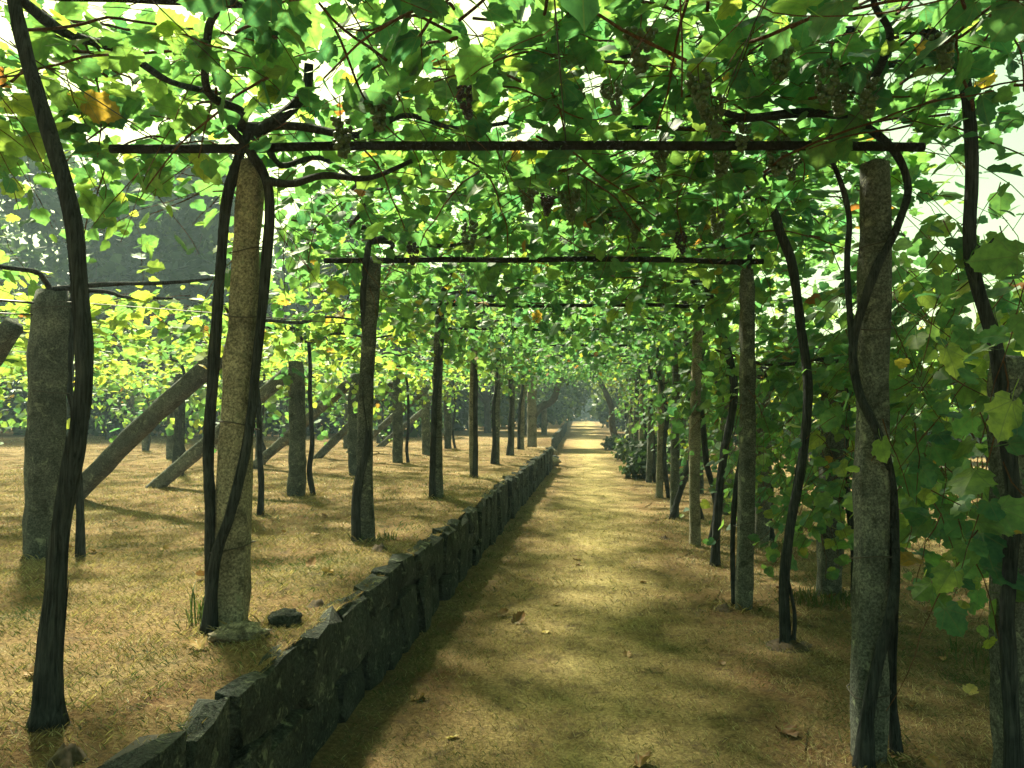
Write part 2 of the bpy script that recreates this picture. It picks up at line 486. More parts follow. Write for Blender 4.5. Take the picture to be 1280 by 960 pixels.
_ps = [0]
def post(base, top, w0, w1, label, mt=M_GRANITE, ties=(), group="granite posts of the covered walk", name="stone_post", flatk=1.0):
    _ps[0] += 1
    b = np.array(base, float)
    t = thing(name, label, "post", tuple(b), group)
    w0, w1 = w0 * 0.8, w1 * 0.82
    V, Fc = stone_beam(np.array([0, 0, -0.12]), np.array(top, float) - b, w0, w1, _ps[0] * 5, flatk=flatk)
    put("shaft", make_mesh("shaft", V, Fc, mt), t)
    ax = np.array(top, float) - b
    for f in ties:
        c = ax * f; w = (w0 + (w1 - w0) * f) * 0.5
        pts = []
        for a in np.linspace(0, 2 * math.pi, 21):
            s = 1 / (abs(math.cos(a)) ** 6 + abs(math.sin(a)) ** 6) ** (1 / 6)
            pts.append(c + np.array([math.cos(a) * s * (w + 0.012) * flatk, math.sin(a) * s * (w + 0.012), 0.02 * math.sin(a * 1 + f * 9)]))
        V, Fc = tube(np.array(pts), 0.0032, 5)
        put("tie_wire", make_mesh("tie_wire", V, Fc, M_WIRE), t)
    return t

ORD = ["first", "second", "third", "fourth", "fifth", "sixth", "seventh", "eighth", "ninth", "tenth"]
L_Y = [3.50, 5.93, 8.85, 11.54, 14.5, 17.2, 20.0]
post((-1.648, 3.52, TZ), (-1.572, 3.54, 2.735), 0.185, 0.125, "tall tan granite post between two crossing vine trunks beside the flat pale rock", ties=(0.16, 0.42, 0.66, 0.8))
for i, y in enumerate(L_Y[1:]):
    dx = rng.uniform(-0.02, 0.02)
    post((-1.685 + dx, y, TZ), (-1.66 + dx + rng.uniform(-0.03, 0.05), y, 2.73), 0.15, 0.115,
         "slim granite post on the terrace edge, %s along the wall after the rocks" % ORD[i], [M_OLDSTONE, M_GRANITE][i in (2, 5)], ties=(0.3, 0.62) if i < 3 else ())
R_Y = [3.72, 6.34, 9.2, 11.62, 14.2, 17.0, 19.6, 22.0, 24.6, 27.2]
post((1.25, 3.74, 0), (1.32, 3.74, 2.69), 0.17, 0.14, "tall granite post by the path wrapped by a looping black vine stem", M_OLDSTONE, ties=(0.11, 0.33, 0.72, 0.86))
for i, y in enumerate(R_Y[1:]):
    dx = rng.uniform(-0.02, 0.02)
    post((1.21 + dx + 0.01 * i, y, 0), (1.27 + dx + 0.01 * i, y, 2.66), 0.15, 0.12,
         "slim granite post on the path's open side, %s along after the vine-wrapped post" % ORD[i], M_OLDSTONE if i % 2 == 0 else M_GRANITE, ties=(0.25, 0.6) if i < 3 else ())
post((1.80, 3.56, 0), (1.80, 3.56, 1.78), 0.2, 0.17, "thick dark granite post standing behind a tall vine trunk among hanging leaves", M_OLDSTONE, ties=(0.5,), group="short granite posts beside the walk")

# short thick posts of the terrace trellis with slanted props
SHORT = [(-3.66, 5.04, 2.37), (-3.30, 7.2, 2.2), (-3.39, 8.94, 2.12), (-3.53, 11.8, 2.1), (-3.57, 14.6, 2.25), (-3.58, 17.3, 2.1), (-3.56, 19.9, 2.1)]
wp = post((-3.69, 5.06, TZ), (-3.67, 5.06, 2.37), 0.27, 0.26, "wide lichened granite post standing cornerwise with wires tied round its top", M_OLDSTONE, ties=(0.62, 0.93), group="short granite posts on the terrace")
wp.rotation_euler = (0, 0, 0.7)
for i, (x, y, z) in enumerate(SHORT[1:]):
    post((x, y, TZ), (x - 0.02, y, z), 0.23, 0.2, "squat granite terrace post, %s along the row after the wide wire-tied post" % ORD[i], M_OLDSTONE, group="short granite posts on the terrace")
def prop(p0, p1, w, label):
    _ps[0] += 1
    p0 = np.array(p0, float); w *= 0.72
    V, Fc = stone_beam(np.array([0, 0, 0]), np.array(p1, float) - p0, w, w * 0.92, _ps[0] * 5, rings=16)
    o = put("stone_prop", make_mesh("stone_prop", V, Fc, M_OLDSTONE), None, tuple(p0))
    return tag(o, label, "stone prop", "slanted stone props on the terrace")
prop((-5.75, 5.6, 0.5), (-3.93, 5.05, 2.15), 0.2, "slanted granite prop leaning on the wide wire-tied post")
prop((-5.78, 8.3, 0.5), (-3.45, 7.25, 2.12), 0.25, "thick mossy granite prop slanting up into leaves behind the leaning vine trunk")
prop((-5.62, 9.7, 0.5), (-3.52, 9.0, 2.0), 0.22, "slanted granite prop leaning on the second squat terrace post")
prop((-5.85, 13.2, 0.5), (-3.67, 11.9, 1.98), 0.21, "slanted granite prop leaning on the third squat terrace post")
prop((-5.5, 15.4, 0.5), (-3.7, 14.7, 2.05), 0.2, "slanted granite prop leaning on the fourth squat terrace post")
prop((-5.6, 18.0, 0.5), (-3.7, 17.4, 1.95), 0.2, "slanted granite prop leaning on the fifth squat terrace post")
prop((-5.6, 20.6, 0.5), (-3.7, 20.0, 1.95), 0.2, "slanted granite prop leaning on the sixth squat terrace post")
FIELD = [(-6.3, 11.6), (-6.1, 14.2), (-6.4, 17.0), (-6.2, 19.8), (-8.6, 12.4), (-8.4, 15.2), (-8.7, 18.1), (-8.5, 21.5), (-11.0, 15.0), (-10.8, 18.4), (-11.2, 22.0), (-6.2, 23.0), (-13.5, 18.0), (-13.7, 22.5), (-9.8, 24.5), (-12.3, 25.2), (-7.4, 25.4), (-15.5, 21.0), (-16.0, 25.0), (-10.0, 20.2)]
for i, (x, y) in enumerate(FIELD):
    post((x, y, TZ), (x + 0.03, y, 2.1), 0.17, 0.15, "short granite post among the vine rows behind the slanted props", M_OLDSTONE if i % 2 else M_WALL, group="granite posts in the vine rows behind the props")
post((1.985, 6.83, 0), (2.06, 6.83, 1.85), 0.22, 0.2, "squat granite post in a green weed tuft, behind the bent black vine trunk", M_OLDSTONE, ties=(0.3,), group="short granite posts beside the walk")
post((1.965, 9.33, 0), (2.0, 9.33, 1.85), 0.2, 0.18, "squat granite post behind the second slim post, leaves around its top", M_OLDSTONE, group="short granite posts beside the walk")
for x, y in [(2.05, 12.2), (2.05, 15.0), (2.1, 18.0)]:
    post((x, y, 0), (x, y, 1.85), 0.19, 0.17, "short granite post in the row running behind the path's slim posts", M_OLDSTONE, group="short granite posts beside the walk")
RFIELD = [(4.77, 12.6), (5.3, 15.6), (4.9, 18.6), (7.4, 14.2), (7.6, 17.6), (7.3, 21.0)]
for x, y in RFIELD:
    post((x, y, 0), (x + 0.02, y, 1.8), 0.2, 0.17, "short granite post in the sunlit grass beyond the leaf curtain", M_OLDSTONE, group="granite posts in the field beyond the leaf curtain")

def bar(p0, p1, r, label, group="crossbars over the path"):
    p0, p1 = np.array(p0, float), np.array(p1, float)
    n = 22
    t = np.linspace(0, 1, n)[:, None]
    P = p0 * (1 - t) + p1 * t
    P[:, 2] += 0.012 * wob(np.linspace(0, 4, n), np.zeros(n), 2.1, int(p0[1] * 7) % 40)
    V, Fc = tube(P - p0, r, 8, 0.06, p0[1])
    return tag(put("crossbar", make_mesh("crossbar", V, Fc, M_WOOD), None, tuple(p0)), label, "crossbar", group)
BARS = [(-2.25, 1.52, 3.5, 2.805, 2.735, "long dark crossbar resting on the tan granite post and the vine-wrapped post")]
for i, y in enumerate(L_Y[1:]):
    BARS.append((-2.08 if i != 2 else -2.15, [1.35, 1.3, 1.3, 1.35, 1.3, 1.3][i], y + 0.02, 2.765, 2.70, "dark crossbar on the %s slim terrace post after the rocks" % ORD[i]))
BARS[1] = (-2.08, 1.36, 6.05, 2.745, 2.70, BARS[1][5])
for x0, x1, y, z0, z1, lb in BARS:
    bar((x0, y, z0), (x1, y + (0.2 if y < 7 else 0.05), z1 + 0.02), 0.022, lb)

def wire(P, label, r=0.003):
    P = np.array(P, float)
    V, Fc = tube(catmull(P, 10) - P[0], r, 4)
    return tag(put("trellis_wire", make_mesh("trellis_wire", V, Fc, M_WIRE), None, tuple(P[0])), label, "wire", "trellis wires")
for i, x in enumerate([-2.0, -1.35, -0.75, -0.1, 0.55, 1.15]):
    wire([(x, 0.2, 2.86), (x, 3.5, 2.82), (x, 6.05, 2.78), (x, 11.5, 2.79), (x, 20.0, 2.79)], "thin trellis wire stretched along the walk over the crossbars")
wire([(-3.65, 5.0, 2.3), (-2.4, 5.3, 2.22), (-1.66, 5.9, 2.2)], "rusty wire from the wide cornerwise post towards the slim post")
wire([(-3.7, 5.0, 2.28), (-5.0, 3.8, 2.3), (-6.4, 2.6, 2.36)], "thick twisted wire tied to the top of the wide cornerwise post", 0.008)
wire([(-6.4, 3.2, 2.2), (-3.7, 5.0, 2.2)], "second thinner wire running to the wide cornerwise post", 0.005)
for x in (-4.6, -6.2, -8.5):
    wire([(x, 5, 2.2), (x, 14, 2.18), (x, 25, 2.2)], "thin trellis wire along the terrace vine rows")

# ---------------------------------------------------------------- vine leaves
HALF = [(0.0, 0.0), (0.10, -0.15), (0.27, -0.15), (0.42, 0.0), (0.40, 0.15), (0.54, 0.30), (0.49, 0.47), (0.35, 0.50), (0.37, 0.66), (0.24, 0.82), (0.11, 0.88), (0.0, 1.0)]
def leaf_template(level):
    if level == 1:
        H = []
        for a, b in zip(HALF[:-1], HALF[1:]):
            a, b = np.array(a), np.array(b)
            H.append(a)
            mid = (a + b) / 2; nrm = np.array([b[1] - a[1], a[0] - b[0]]); nrm = nrm / (np.linalg.norm(nrm) + 1e-9)
            H.append(mid - nrm * (0.026 if a[1] >= -0.01 else 0.0))
        H.append(np.array(HALF[-1]))
    elif level == 2:
        H = [HALF[i] for i in (0, 1, 3, 5, 7, 8, 10, 11)]
    elif level == 3:
        H = [HALF[i] for i in (0, 2, 5, 8, 11)]
    else:
        H = [HALF[i] for i in (0, 5, 11)]
    H = np.array([tuple(p) for p in H])
    V, Fc = [], []
    mids = [0.28, 0.62] if level <= 2 else []
    for s in (1, -1):
        o = len(V)
        hv = [(s * x, y, 0) for x, y in H]
        if mids:
            V += hv + [(0, m, 0) for m in mids]
            n = len(H); m1, m2 = o + n, o + n + 1
            for i in range(n - 1):
                c = m1 if H[i][1] + H[i + 1][1] < 0.95 else m2
                tri = [o + i, o + i + 1, c]
                Fc.append(tri if s > 0 else tri[::-1])
            k = next(i for i in range(n - 1) if H[i][1] + H[i + 1][1] >= 0.95)
            tri = [o + k, m2, m1]; Fc.append(tri if s > 0 else tri[::-1])
        else:
            V += hv
            n = len(H)
            for i in range(1, n - 1):
                tri = [o, o + i, o + i + 1]; Fc.append(tri if s > 0 else tri[::-1])
    V = np.array(V, float)
    if level == 1:     # the stalk
        o = len(V)
        V = np.vstack([V, [(-0.012, 0.02, 0.0), (0.012, 0.02, 0.0), (0.012, -0.28, -0.06), (-0.012, -0.28, -0.06), (0.012, -0.55, -0.05), (-0.012, -0.55, -0.05)]])
        Fc += [[o, o + 1, o + 2], [o, o + 2, o + 3], [o + 3, o + 2, o + 4], [o + 3, o + 4, o + 5]]
    return V, np.array(Fc)
TEMPL = {k: leaf_template(k) for k in (1, 2, 3, 4)}

def deform(V, fold, curl, rip, ph):
    """V (n,3); fold/curl/rip/ph (m,) -> (m,n,3)"""
    x, y = V[None, :, 0], V[None, :, 1]
    st = (y < -0.2) * 1.0
    z = V[None, :, 2] + (fold[:, None] * np.abs(x) ** 1.2 + curl[:, None] * (np.clip(y, 0, 1)) ** 2 + rip[:, None] * np.sin(9 * x + 7 * y + ph[:, None]) * (x * x + (y - 0.4) ** 2)) * (1 - st)
    return np.stack([np.broadcast_to(x, z.shape), np.broadcast_to(y, z.shape), z], -1)

class Leaves:
    """arrays of leaves: position, normal, tip direction, size, tint"""
    def __init__(s): s.p, s.n, s.t, s.s, s.c = [], [], [], [], []
    def add(s, p, n, t, sz, c): s.p.append(p); s.n.append(n); s.t.append(t); s.s.append(sz); s.c.append(c)
    def arrays(s): return [np.concatenate(a) if len(a) else np.zeros((0, 3)) for a in (s.p, s.n, s.t)] + [np.concatenate(a) if len(a) else np.zeros(0) for a in (s.s, s.c)]

def basis(N, T):
    N = N / (np.linalg.norm(N, axis=1)[:, None] + 1e-9)
    T = T - N * (N * T).sum(1)[:, None]
    T = T / (np.linalg.norm(T, axis=1)[:, None] + 1e-9)
    X = np.cross(T, N)
    return np.stack([X, T, N], -1)      # columns

def foliage_mesh(name, P, N, T, SZ, C, level, mt, origin):
    V0, F0 = TEMPL[level]
    m, n = len(P), len(V0)
    D = deform(V0, rng.uniform(-0.35, 0.25, m), rng.uniform(-0.4, 0.1, m), rng.uniform(-0.15, 0.15, m), rng.uniform(0, 6, m)) * SZ[:, None, None]
    Bm = basis(N, T)
    V = np.einsum('mij,mnj->mni', Bm, D) + (P - origin)[:, None]
    Fc = (F0[None] + (np.arange(m) * n)[:, None, None]).reshape(-1, 3)
    tint = np.repeat(C, n)
    xy = np.tile(V0, (m, 1)); xy[:, 2] = 0
    return V.reshape(-1, 3), Fc, tint, xy

def merge_foliage(chunks, mt, name):
    o, Vs, Fs, Ts, Xs = 0, [], [], [], []
    for V, Fc, t, xy in chunks:
        Vs.append(V); Fs.append(Fc + o); Ts.append(t); Xs.append(xy); o += len(V)
    return make_mesh(name, np.vstack(Vs), np.vstack(Fs), mt, True, {"tint": ('FLOAT', np.concatenate(Ts)), "leaf_xy": ('FLOAT_VECTOR', np.vstack(Xs))})

# single leaves share these meshes
LEAF_MESH = []
for k in range(30):
    V0, F0 = TEMPL[1]
    D = deform(V0, rng.uniform(-0.4, 0.3, 1), rng.uniform(-0.45, 0.1, 1), rng.uniform(-0.22, 0.22, 1), rng.uniform(0, 6, 1))[0]
    D[:, 0] *= rng.uniform(0.9, 1.1)
    tint = [0.02, 0.1, 0.18, 0.25, 0.32, 0.4, 0.46, 0.52, 0.58, 0.64, 0.7, 0.76, 0.80, 0.85, 0.97][k % 15]
    xy = V0.copy(); xy[:, 2] = 0
    LEAF_MESH.append((tint, make_mesh("leaf", D, F0, M_LEAF, True, {"tint": ('FLOAT', np.full(len(D), tint)), "leaf_xy": ('FLOAT_VECTOR', xy)})))
LEAF_TINT = np.array([t for t, _ in LEAF_MESH])

fwd = np.array([-math.sin(YAW) * math.cos(PITCH), math.cos(YAW) * math.cos(PITCH), math.sin(PITCH)])
rgt = np.array([math.cos(YAW), math.sin(YAW), 0]); upv = np.cross(rgt, fwd)
def apparent(P, SZ):
    """how large a leaf shows in the photograph's view (0 outside the view)"""
    v = P - np.array([0, 0, CAM_Z]); d = v @ fwd
    u, w = (v @ rgt) / np.maximum(d, 0.1), (v @ upv) / np.maximum(d, 0.1)
    return np.where((d > 0.3) & (np.abs(u) < 0.66) & (np.abs(w) < 0.5), 985 * SZ / np.maximum(d, 0.1), 0)

# ---------------------------------------------------------------- grape bunches
def bunch(mt, seed):
    r = np.random.default_rng(seed)
    ico_v, ico_f = None, None
    bm = bmesh.new(); bmesh.ops.create_icosphere(bm, subdivisions=1, radius=1)
    iv = np.array([v.co[:] for v in bm.verts]); fi = np.array([[v.index for v in f.verts] for f in bm.faces]); bm.free()
    Vs, Fs, o = [], [], 0
    L = r.uniform(0.13, 0.19)
    for i in range(75):
        z = r.random() ** 1.25
        w = 0.052 * (1 - z) ** 0.7 * (1 + 0.25 * math.sin(seed + z * 6)) + 0.008
        a = r.uniform(0, 6.283); q = math.sqrt(r.uniform(0.25, 1))
        c = np.array([math.cos(a) * w * q, math.sin(a) * w * q, -0.03 - z * L])
        Vs.append(iv * r.uniform(0.0115, 0.0145) + c); Fs.append(fi + o); o += len(iv)
    return make_mesh("grape_bunch", np.vstack(Vs), np.vstack(Fs), mt)
V, Fc = tube(np.array([(0, 0, 0.06), (0.004, 0, 0.0), (0.003, 0, -0.05), (0, 0.003, -0.1)]), 0.0028, 5)
STALK = make_mesh("stalk", V, Fc, M_CANE)
BUNCHES = [bunch(M_GRAPE_G, s) for s in (1, 2, 3, 4)] + [bunch(M_GRAPE_R, s) for s in (5, 6)]

# ---------------------------------------------------------------- vines
class Vine:
    def __init__(s, base, label, group, trunks, cordon=None, near=0, cat="grape vine"):
        s.base = np.array(base, float); s.label = label; s.group = group; s.trunks = trunks
        s.cordon = cordon or []; s.near = near; s.leaves = Leaves(); s.shoots = []; s.bunches = []
VINES = []
def vine(*a, **k):
    v = Vine(*a, **k); VINES.append(v); return v

def gen_trunk(base, top, bend, seed, n=6):
    b, t = np.array(base, float), np.array(top, float)
    P = [b]
    for i in range(1, n):
        f = i / n
        o = np.array([wob(f * 3 + seed, seed, 1.7, seed % 40), wob(f * 3 + seed, seed + 5, 1.9, (seed + 1) % 40), 0]) * bend * (1 - 0.2 * f)
        P.append(b * (1 - f) + t * f + o)
    P.append(t)
    return P

def arms(c, z, seed, L=1.3):
    """two horizontal arms from the head of a trunk, along the walk, and one across"""
    c = np.array([c[0], c[1], z]); out = []
    inn = 1 if c[0] < 0 else -1
    for dx, dy in ((0.15 * inn, 1.0), (0.25 * inn, -0.9), (0.95 * inn, 0.2)):
        P = [c]
        d = np.array([dx, dy, 0.06])
        for k in range(1, 6):
            P.append(c + d * L * k / 5 + np.array([0.09 * wob(k * 0.5 + seed, dx * 3, 1.5, seed % 40), 0.07 * wob(k * 0.4, seed + dy, 1.3, (seed + 2) % 40), 0.05 * wob(k * 0.6, seed * 1.7, 1.2, (seed + 4) % 40)]))
        out.append((P, 0.021, 0.009))
    return out

G_L, G_R = "grape vines along the terrace edge", "grape vines along the path's open side"
T1 = [(-1.736, 2.418, 0.55), (-1.734, 2.418, 0.738), (-1.716, 2.418, 0.969), (-1.699, 2.42, 1.202), (-1.657, 2.42, 1.435), (-1.633, 2.42, 1.669), (-1.652, 2.42, 1.931), (-1.685, 2.42, 2.195), (-1.76, 2.42, 2.436), (-1.85, 2.42, 2.708), (-1.912, 2.42, 2.95)]
vine(T1[0], "thick bare leaning vine trunk with shaggy bark alone at the terrace edge", G_L, [(T1, 0.038, 0.026, 0.064)], arms((-1.91, 2.42), 2.95, 1), 2)
L1A = [(-1.716, 3.50, 0.55), (-1.725, 3.49, 0.866), (-1.72, 3.47, 1.086), (-1.745, 3.49, 1.381), (-1.727, 3.5, 1.79), (-1.703, 3.514, 2.239), (-1.68, 3.514, 2.54), (-1.62, 3.50, 2.727), (-1.56, 3.49, 2.86)]
L1B = [(-1.70, 3.43, 0.55), (-1.66, 3.40, 0.886), (-1.585, 3.39, 1.101), (-1.535, 3.43, 1.385), (-1.515, 3.49, 1.789), (-1.488, 3.512, 2.198), (-1.475, 3.512, 2.572), (-1.545, 3.47, 2.744), (-1.64, 3.45, 2.86)]
vine(L1A[0], "black twin-stemmed vine climbing both faces of the tan granite post by the rocks", G_L, [(L1A, 0.031, 0.025, 0.046), (L1B, 0.026, 0.022, 0.042)],
     arms((-1.6, 3.48), 2.87, 2) + [([(-1.49, 3.5, 2.62), (-1.36, 3.49, 2.60), (-1.2, 3.47, 2.63), (-1.0, 3.5, 2.62), (-0.8, 3.52, 2.7)], 0.02, 0.010),
                                    ([(-1.56, 3.49, 2.83), (-1.38, 3.46, 2.92), (-1.28, 3.44, 3.02), (-1.25, 3.4, 3.12)], 0.03, 0.02)], 2)
for i, y in enumerate(L_Y[1:]):
    sd = 3 + i
    tr = gen_trunk((-1.75 if i != 2 else -1.66, y - 0.05, 0.53), (-1.67, y - 0.06, 2.84), 0.045, sd * 3)
    vine(tr[0], "dark vine climbing the %s slim terrace post after the rocks" % ORD[i], G_L, [(tr, 0.042, 0.028, 0.05)], arms((-1.67, y), 2.86, sd), 2 if i < 2 else 1)
R1 = [(1.395, 3.80, -0.03), (1.385, 3.82, 0.301), (1.41, 3.82, 0.857), (1.372, 3.74, 1.236), (1.275, 3.63, 1.457), (1.205, 3.66, 1.64), (1.20, 3.70, 1.866), (1.27, 3.64, 2.157), (1.39, 3.68, 2.382), (1.47, 3.76, 2.589), (1.40, 3.75, 2.763), (1.20, 3.70, 2.89), (1.0, 3.70, 2.93), (0.72, 3.66, 2.90), (0.5, 3.6, 2.95)]
R1B = [(1.20, 3.66, -0.03), (1.215, 3.645, 0.2), (1.26, 3.635, 0.45), (1.335, 3.655, 0.7), (1.385, 3.74, 0.9), (1.395, 3.80, 1.05)]
R1C = [(1.20, 3.70, 1.75), (1.185, 3.73, 2.2), (1.20, 3.74, 2.45), (1.14, 3.72, 2.66), (1.05, 3.7, 2.80)]
vine(R1[0], "black vine stem looping round the granite post at the path's open side", G_R, [(R1, 0.024, 0.018, 0.032), (R1B, 0.034, 0.020, 0.052), (R1C, 0.016, 0.014, 0.016)], arms((1.25, 3.72), 2.9, 21), 2)
RE = [(1.702, 3.40, -0.03), (1.695, 3.40, 0.407), (1.691, 3.40, 0.736), (1.73, 3.42, 1.133), (1.729, 3.44, 1.399), (1.689, 3.45, 1.801), (1.63, 3.47, 2.072), (1.602, 3.47, 2.276), (1.624, 3.48, 2.617), (1.598, 3.48, 2.962), (1.52, 3.48, 3.12), (1.42, 3.46, 3.20)]
vine(RE[0], "tall dark vine trunk in front of the thick granite post among hanging leaves", G_R, [(RE, 0.036, 0.026, 0.05)], arms((1.45, 3.46), 3.17, 22) + [([(1.6, 3.47, 2.25), (1.66, 3.46, 2.22), (1.70, 3.45, 2.27)], 0.022, 0.012)], 2)
RT = [(1.291, 5.393, -0.03), (1.284, 5.393, 0.355), (1.313, 5.393, 0.671), (1.368, 5.393, 0.988), (1.423, 5.393, 1.305), (1.454, 5.393, 1.729), (1.407, 5.393, 2.156), (1.36, 5.393, 2.532), (1.284, 5.393, 2.749), (1.235, 5.393, 2.9), (1.106, 5.393, 3.0)]
RTB = [(1.33, 5.38, -0.02), (1.345, 5.37, 0.18), (1.33, 5.38, 0.33), (1.30, 5.39, 0.48)]
vine(RT[0], "bent bare black vine trunk standing free on a small soil mound by the path", G_R, [(RT, 0.036, 0.034, 0.05), (RTB, 0.014, 0.012, 0.018)], arms((1.13, 5.39), 3.0, 23), 2)
R2B = [(1.259, 8.132, -0.03), (1.295, 8.132, 0.529), (1.363, 8.132, 1.091), (1.463, 8.132, 1.656), (1.427, 8.132, 2.06), (1.295, 8.132, 2.508), (1.2, 8.13, 2.85)]
vine(R2B[0], "crooked dark vine trunk between the first and second slim path posts", G_R, [(R2B, 0.045, 0.045, 0.06)], arms((1.2, 8.13), 2.87, 24), 2)
tr = gen_trunk((1.15, 6.42, -0.03), (1.3, 6.45, 2.8), 0.05, 31)
vine(tr[0], "thin vine hugging the first slim path post after the vine-wrapped one", G_R, [(tr, 0.022, 0.02, 0.03)], arms((1.3, 6.45), 2.85, 25), 1)
R4V = [(1.17, 11.4, -0.03), (1.308, 11.4, 0.435), (1.447, 11.4, 0.894), (1.453, 11.4, 1.696), (1.435, 11.4, 2.387), (1.3, 11.4, 2.85)]
R4W = [(1.62, 11.5, -0.03), (1.52, 11.5, 0.4), (1.46, 11.45, 0.85), (1.45, 11.42, 1.2)]
vine(R4V[0], "vine with two stems forked like a wishbone at the third slim path post", G_R, [(R4V, 0.04, 0.035, 0.05), (R4W, 0.03, 0.03, 0.04)], arms((1.3, 11.4), 2.87, 26), 1)
for i, y in enumerate([9.35, 14.1, 16.9, 19.5, 21.9, 24.5, 27.1]):
    tr = gen_trunk((1.42, y + 0.1, -0.03), (1.28, y, 2.82), 0.09, 41 + i)
    vine(tr[0], "dark vine climbing the %s slim path post after the vine-wrapped one" % ["second", "fourth", "fifth", "sixth", "seventh", "eighth", "ninth"][i], G_R, [(tr, 0.04, 0.03, 0.05)], arms((1.28, y), 2.86, 27 + i), 1)
# terrace trellis and fields
G_T = "grape vines of the terrace trellis"
for i, (x, y, z) in enumerate([SHORT[0]] + SHORT[1:]):
    tr = gen_trunk((x + 0.17, y + 0.12, 0.53), (x + 0.1, y + 0.1, 2.36), 0.05, 61 + i)
    vine(tr[0], ("vine with low bright foliage growing behind the wide wire-tied post" if i == 0 else "vine with low bright foliage growing at the %s squat terrace post" % ORD[i - 1]), G_T, [(tr, 0.03, 0.022, 0.035)], arms((x, y), 2.38, 61 + i, 1.1), 1)
G_F = "grape vines in the rows behind the props"
for i, (x, y) in enumerate(FIELD):
    tr = gen_trunk((x + 0.2, y - 0.25, 0.53), (x + 0.15, y - 0.2, 2.3), 0.1, 81 + i)
    vine(tr[0], "vine with thin dark stem and low bright foliage in the rows behind the props", G_F, [(tr, 0.028, 0.02, 0.03)], arms((x, y), 2.3, 81 + i, 1.1), 0)
G_S = "grape vines of the low row beside the walk"
for i, (x, y) in enumerate([(2.16, 6.85), (2.1, 9.45), (2.05, 12.3), (2.05, 15.1), (2.1, 18.1)]):
    tr = gen_trunk((x + 0.03, y - 0.06, -0.03), (x, y, 1.95), 0.06, 101 + i)
    lb = "vine with leafy hanging shoots at the squat post in the weed tuft" if i == 0 else "vine with leafy hanging shoots at the squat post behind the second slim post" if i == 1 else "vine with leafy hanging shoots in the row behind the path's slim posts"
    vine(tr[0], lb, G_S, [(tr, 0.034, 0.026, 0.045)], arms((x, y), 1.95, 101 + i, 1.1), 1)
G_RF = "grape vines in the field beyond the leaf curtain"
for i, (x, y) in enumerate([(5.0, 10.85)] + RFIELD):
    tr = gen_trunk((x + 0.2, y - 0.1, -0.03), (x + 0.1, y, 1.9), 0.08, 121 + i)
    vine(tr[0], "dark-stemmed vine in the sunlit grass beyond the leaf curtain" if i else "thick dark vine stem without a post in the grass beyond the leaf curtain", G_RF, [(tr, 0.05 if i == 0 else 0.03, 0.028, 0.05)], arms((x, y), 1.9, 121 + i, 1.1), 0)

VB = np.array([v.base[:2] for v in VINES])
VG = np.array([{G_L: 0, G_R: 0, G_T: 1, G_F: 2, G_S: 3, G_RF: 4}[v.group] for v in VINES])
def nearest_vine(x, y, zones):
    d = np.hypot((VB[:, 0] - x) * 0.8, VB[:, 1] - y)
    d = np.where(np.isin(VG, zones), d, 1e9)
    return VINES[int(np.argmin(d))]

def clump(x, y, seed=7, scale=2.2): return 0.5 + 0.5 * wob(x, y, scale, seed)

def grow(v, start, d, length, droop, size, tint, face, spread=0.07, thick=0.0035):
    """one shoot with leaves at every node; face = mean leaf normal"""
    step = 0.085
    n = max(3, int(length / step))
    d = np.array(d, float); d /= np.linalg.norm(d)
    dd = d + np.cumsum(rng.normal(0, 0.16, (n, 3)), 0)
    dd[:, 2] -= droop * np.linspace(0, 1, n)
    dd /= np.linalg.norm(dd, axis=1)[:, None]
    P = np.array(start) + np.vstack([np.zeros(3), np.cumsum(dd * step, 0)])
    m = n
    Q = P[1:]
    keep = rng.random(m) < 0.9
    side = rng.normal(0, 1, (m, 3)); side[:, 2] *= 0.5
    side /= np.linalg.norm(side, axis=1)[:, None] + 1e-9
    pos = Q + side * spread
    nr = np.array(face)[None] + rng.normal(0, 0.5, (m, 3))
    tip = side * 0.8 + dd * 0.3 + np.array([0, 0, -0.45]) + rng.normal(0, 0.35, (m, 3))
    sz = size * rng.uniform(0.6, 1.25, m) * np.where(np.arange(m) > m - 3, 0.6, 1)
    c = np.clip(tint + rng.normal(0, 0.2, m), 0, 0.85)
    odd = rng.random(m)
    c = np.where(odd < 0.012, rng.uniform(0.93, 1.0, m), c)
    low = (np.abs(pos[:, 0] + 0.35) < 1.75) & (((pos[:, 1] < 3.55) & (pos[:, 2] < 2.86)) | ((pos[:, 1] >= 3.55) & (pos[:, 1] < 6.1) & (pos[:, 2] < 2.74)))
    keep &= ~(low & (rng.random(m) < 0.88))
    v.leaves.add(pos[keep], nr[keep], tip[keep], sz[keep], c[keep])
    v.shoots.append((P, thick))
    return P

UPF = np.array([-0.12, 0.15, 0.95])
def canopy(n, x0, x1, y0, y1, zf, zones, size=0.145, tint=0.42, L=(0.5, 1.2), thin=0.35, seed=7, keepf=None):
    X = rng.uniform(x0, x1, n); Y = rng.uniform(y0, y1, n)
    for x, y in zip(X, Y):
        dens = clump(x, y, seed)
        if rng.random() > thin + (1 - thin) * dens * 1.3: continue
        if keepf is not None and rng.random() > keepf(x, y): continue
        z = zf(x, y) + rng.normal(0, 0.1)
        a = rng.uniform(0, 6.283)
        grow(nearest_vine(x, y, zones), (x, y, z), (math.cos(a), math.sin(a), rng.uniform(-0.1, 0.35)), rng.uniform(*L), rng.uniform(0.1, 1.0), size, tint + 0.12 * wob(x, y, 3, 9), UPF)

def walk_keep(x, y):        # light falls through above the middle of the walk
    k = 1.0
    if -1.95 < x < -0.75: k = 0.42 if y > 5 else 0.6
    if -2.4 < x < -0.2 and 4.2 < y < 7.4: k = min(k, 0.55)
    if 23 < y: k *= 1.1
    return k
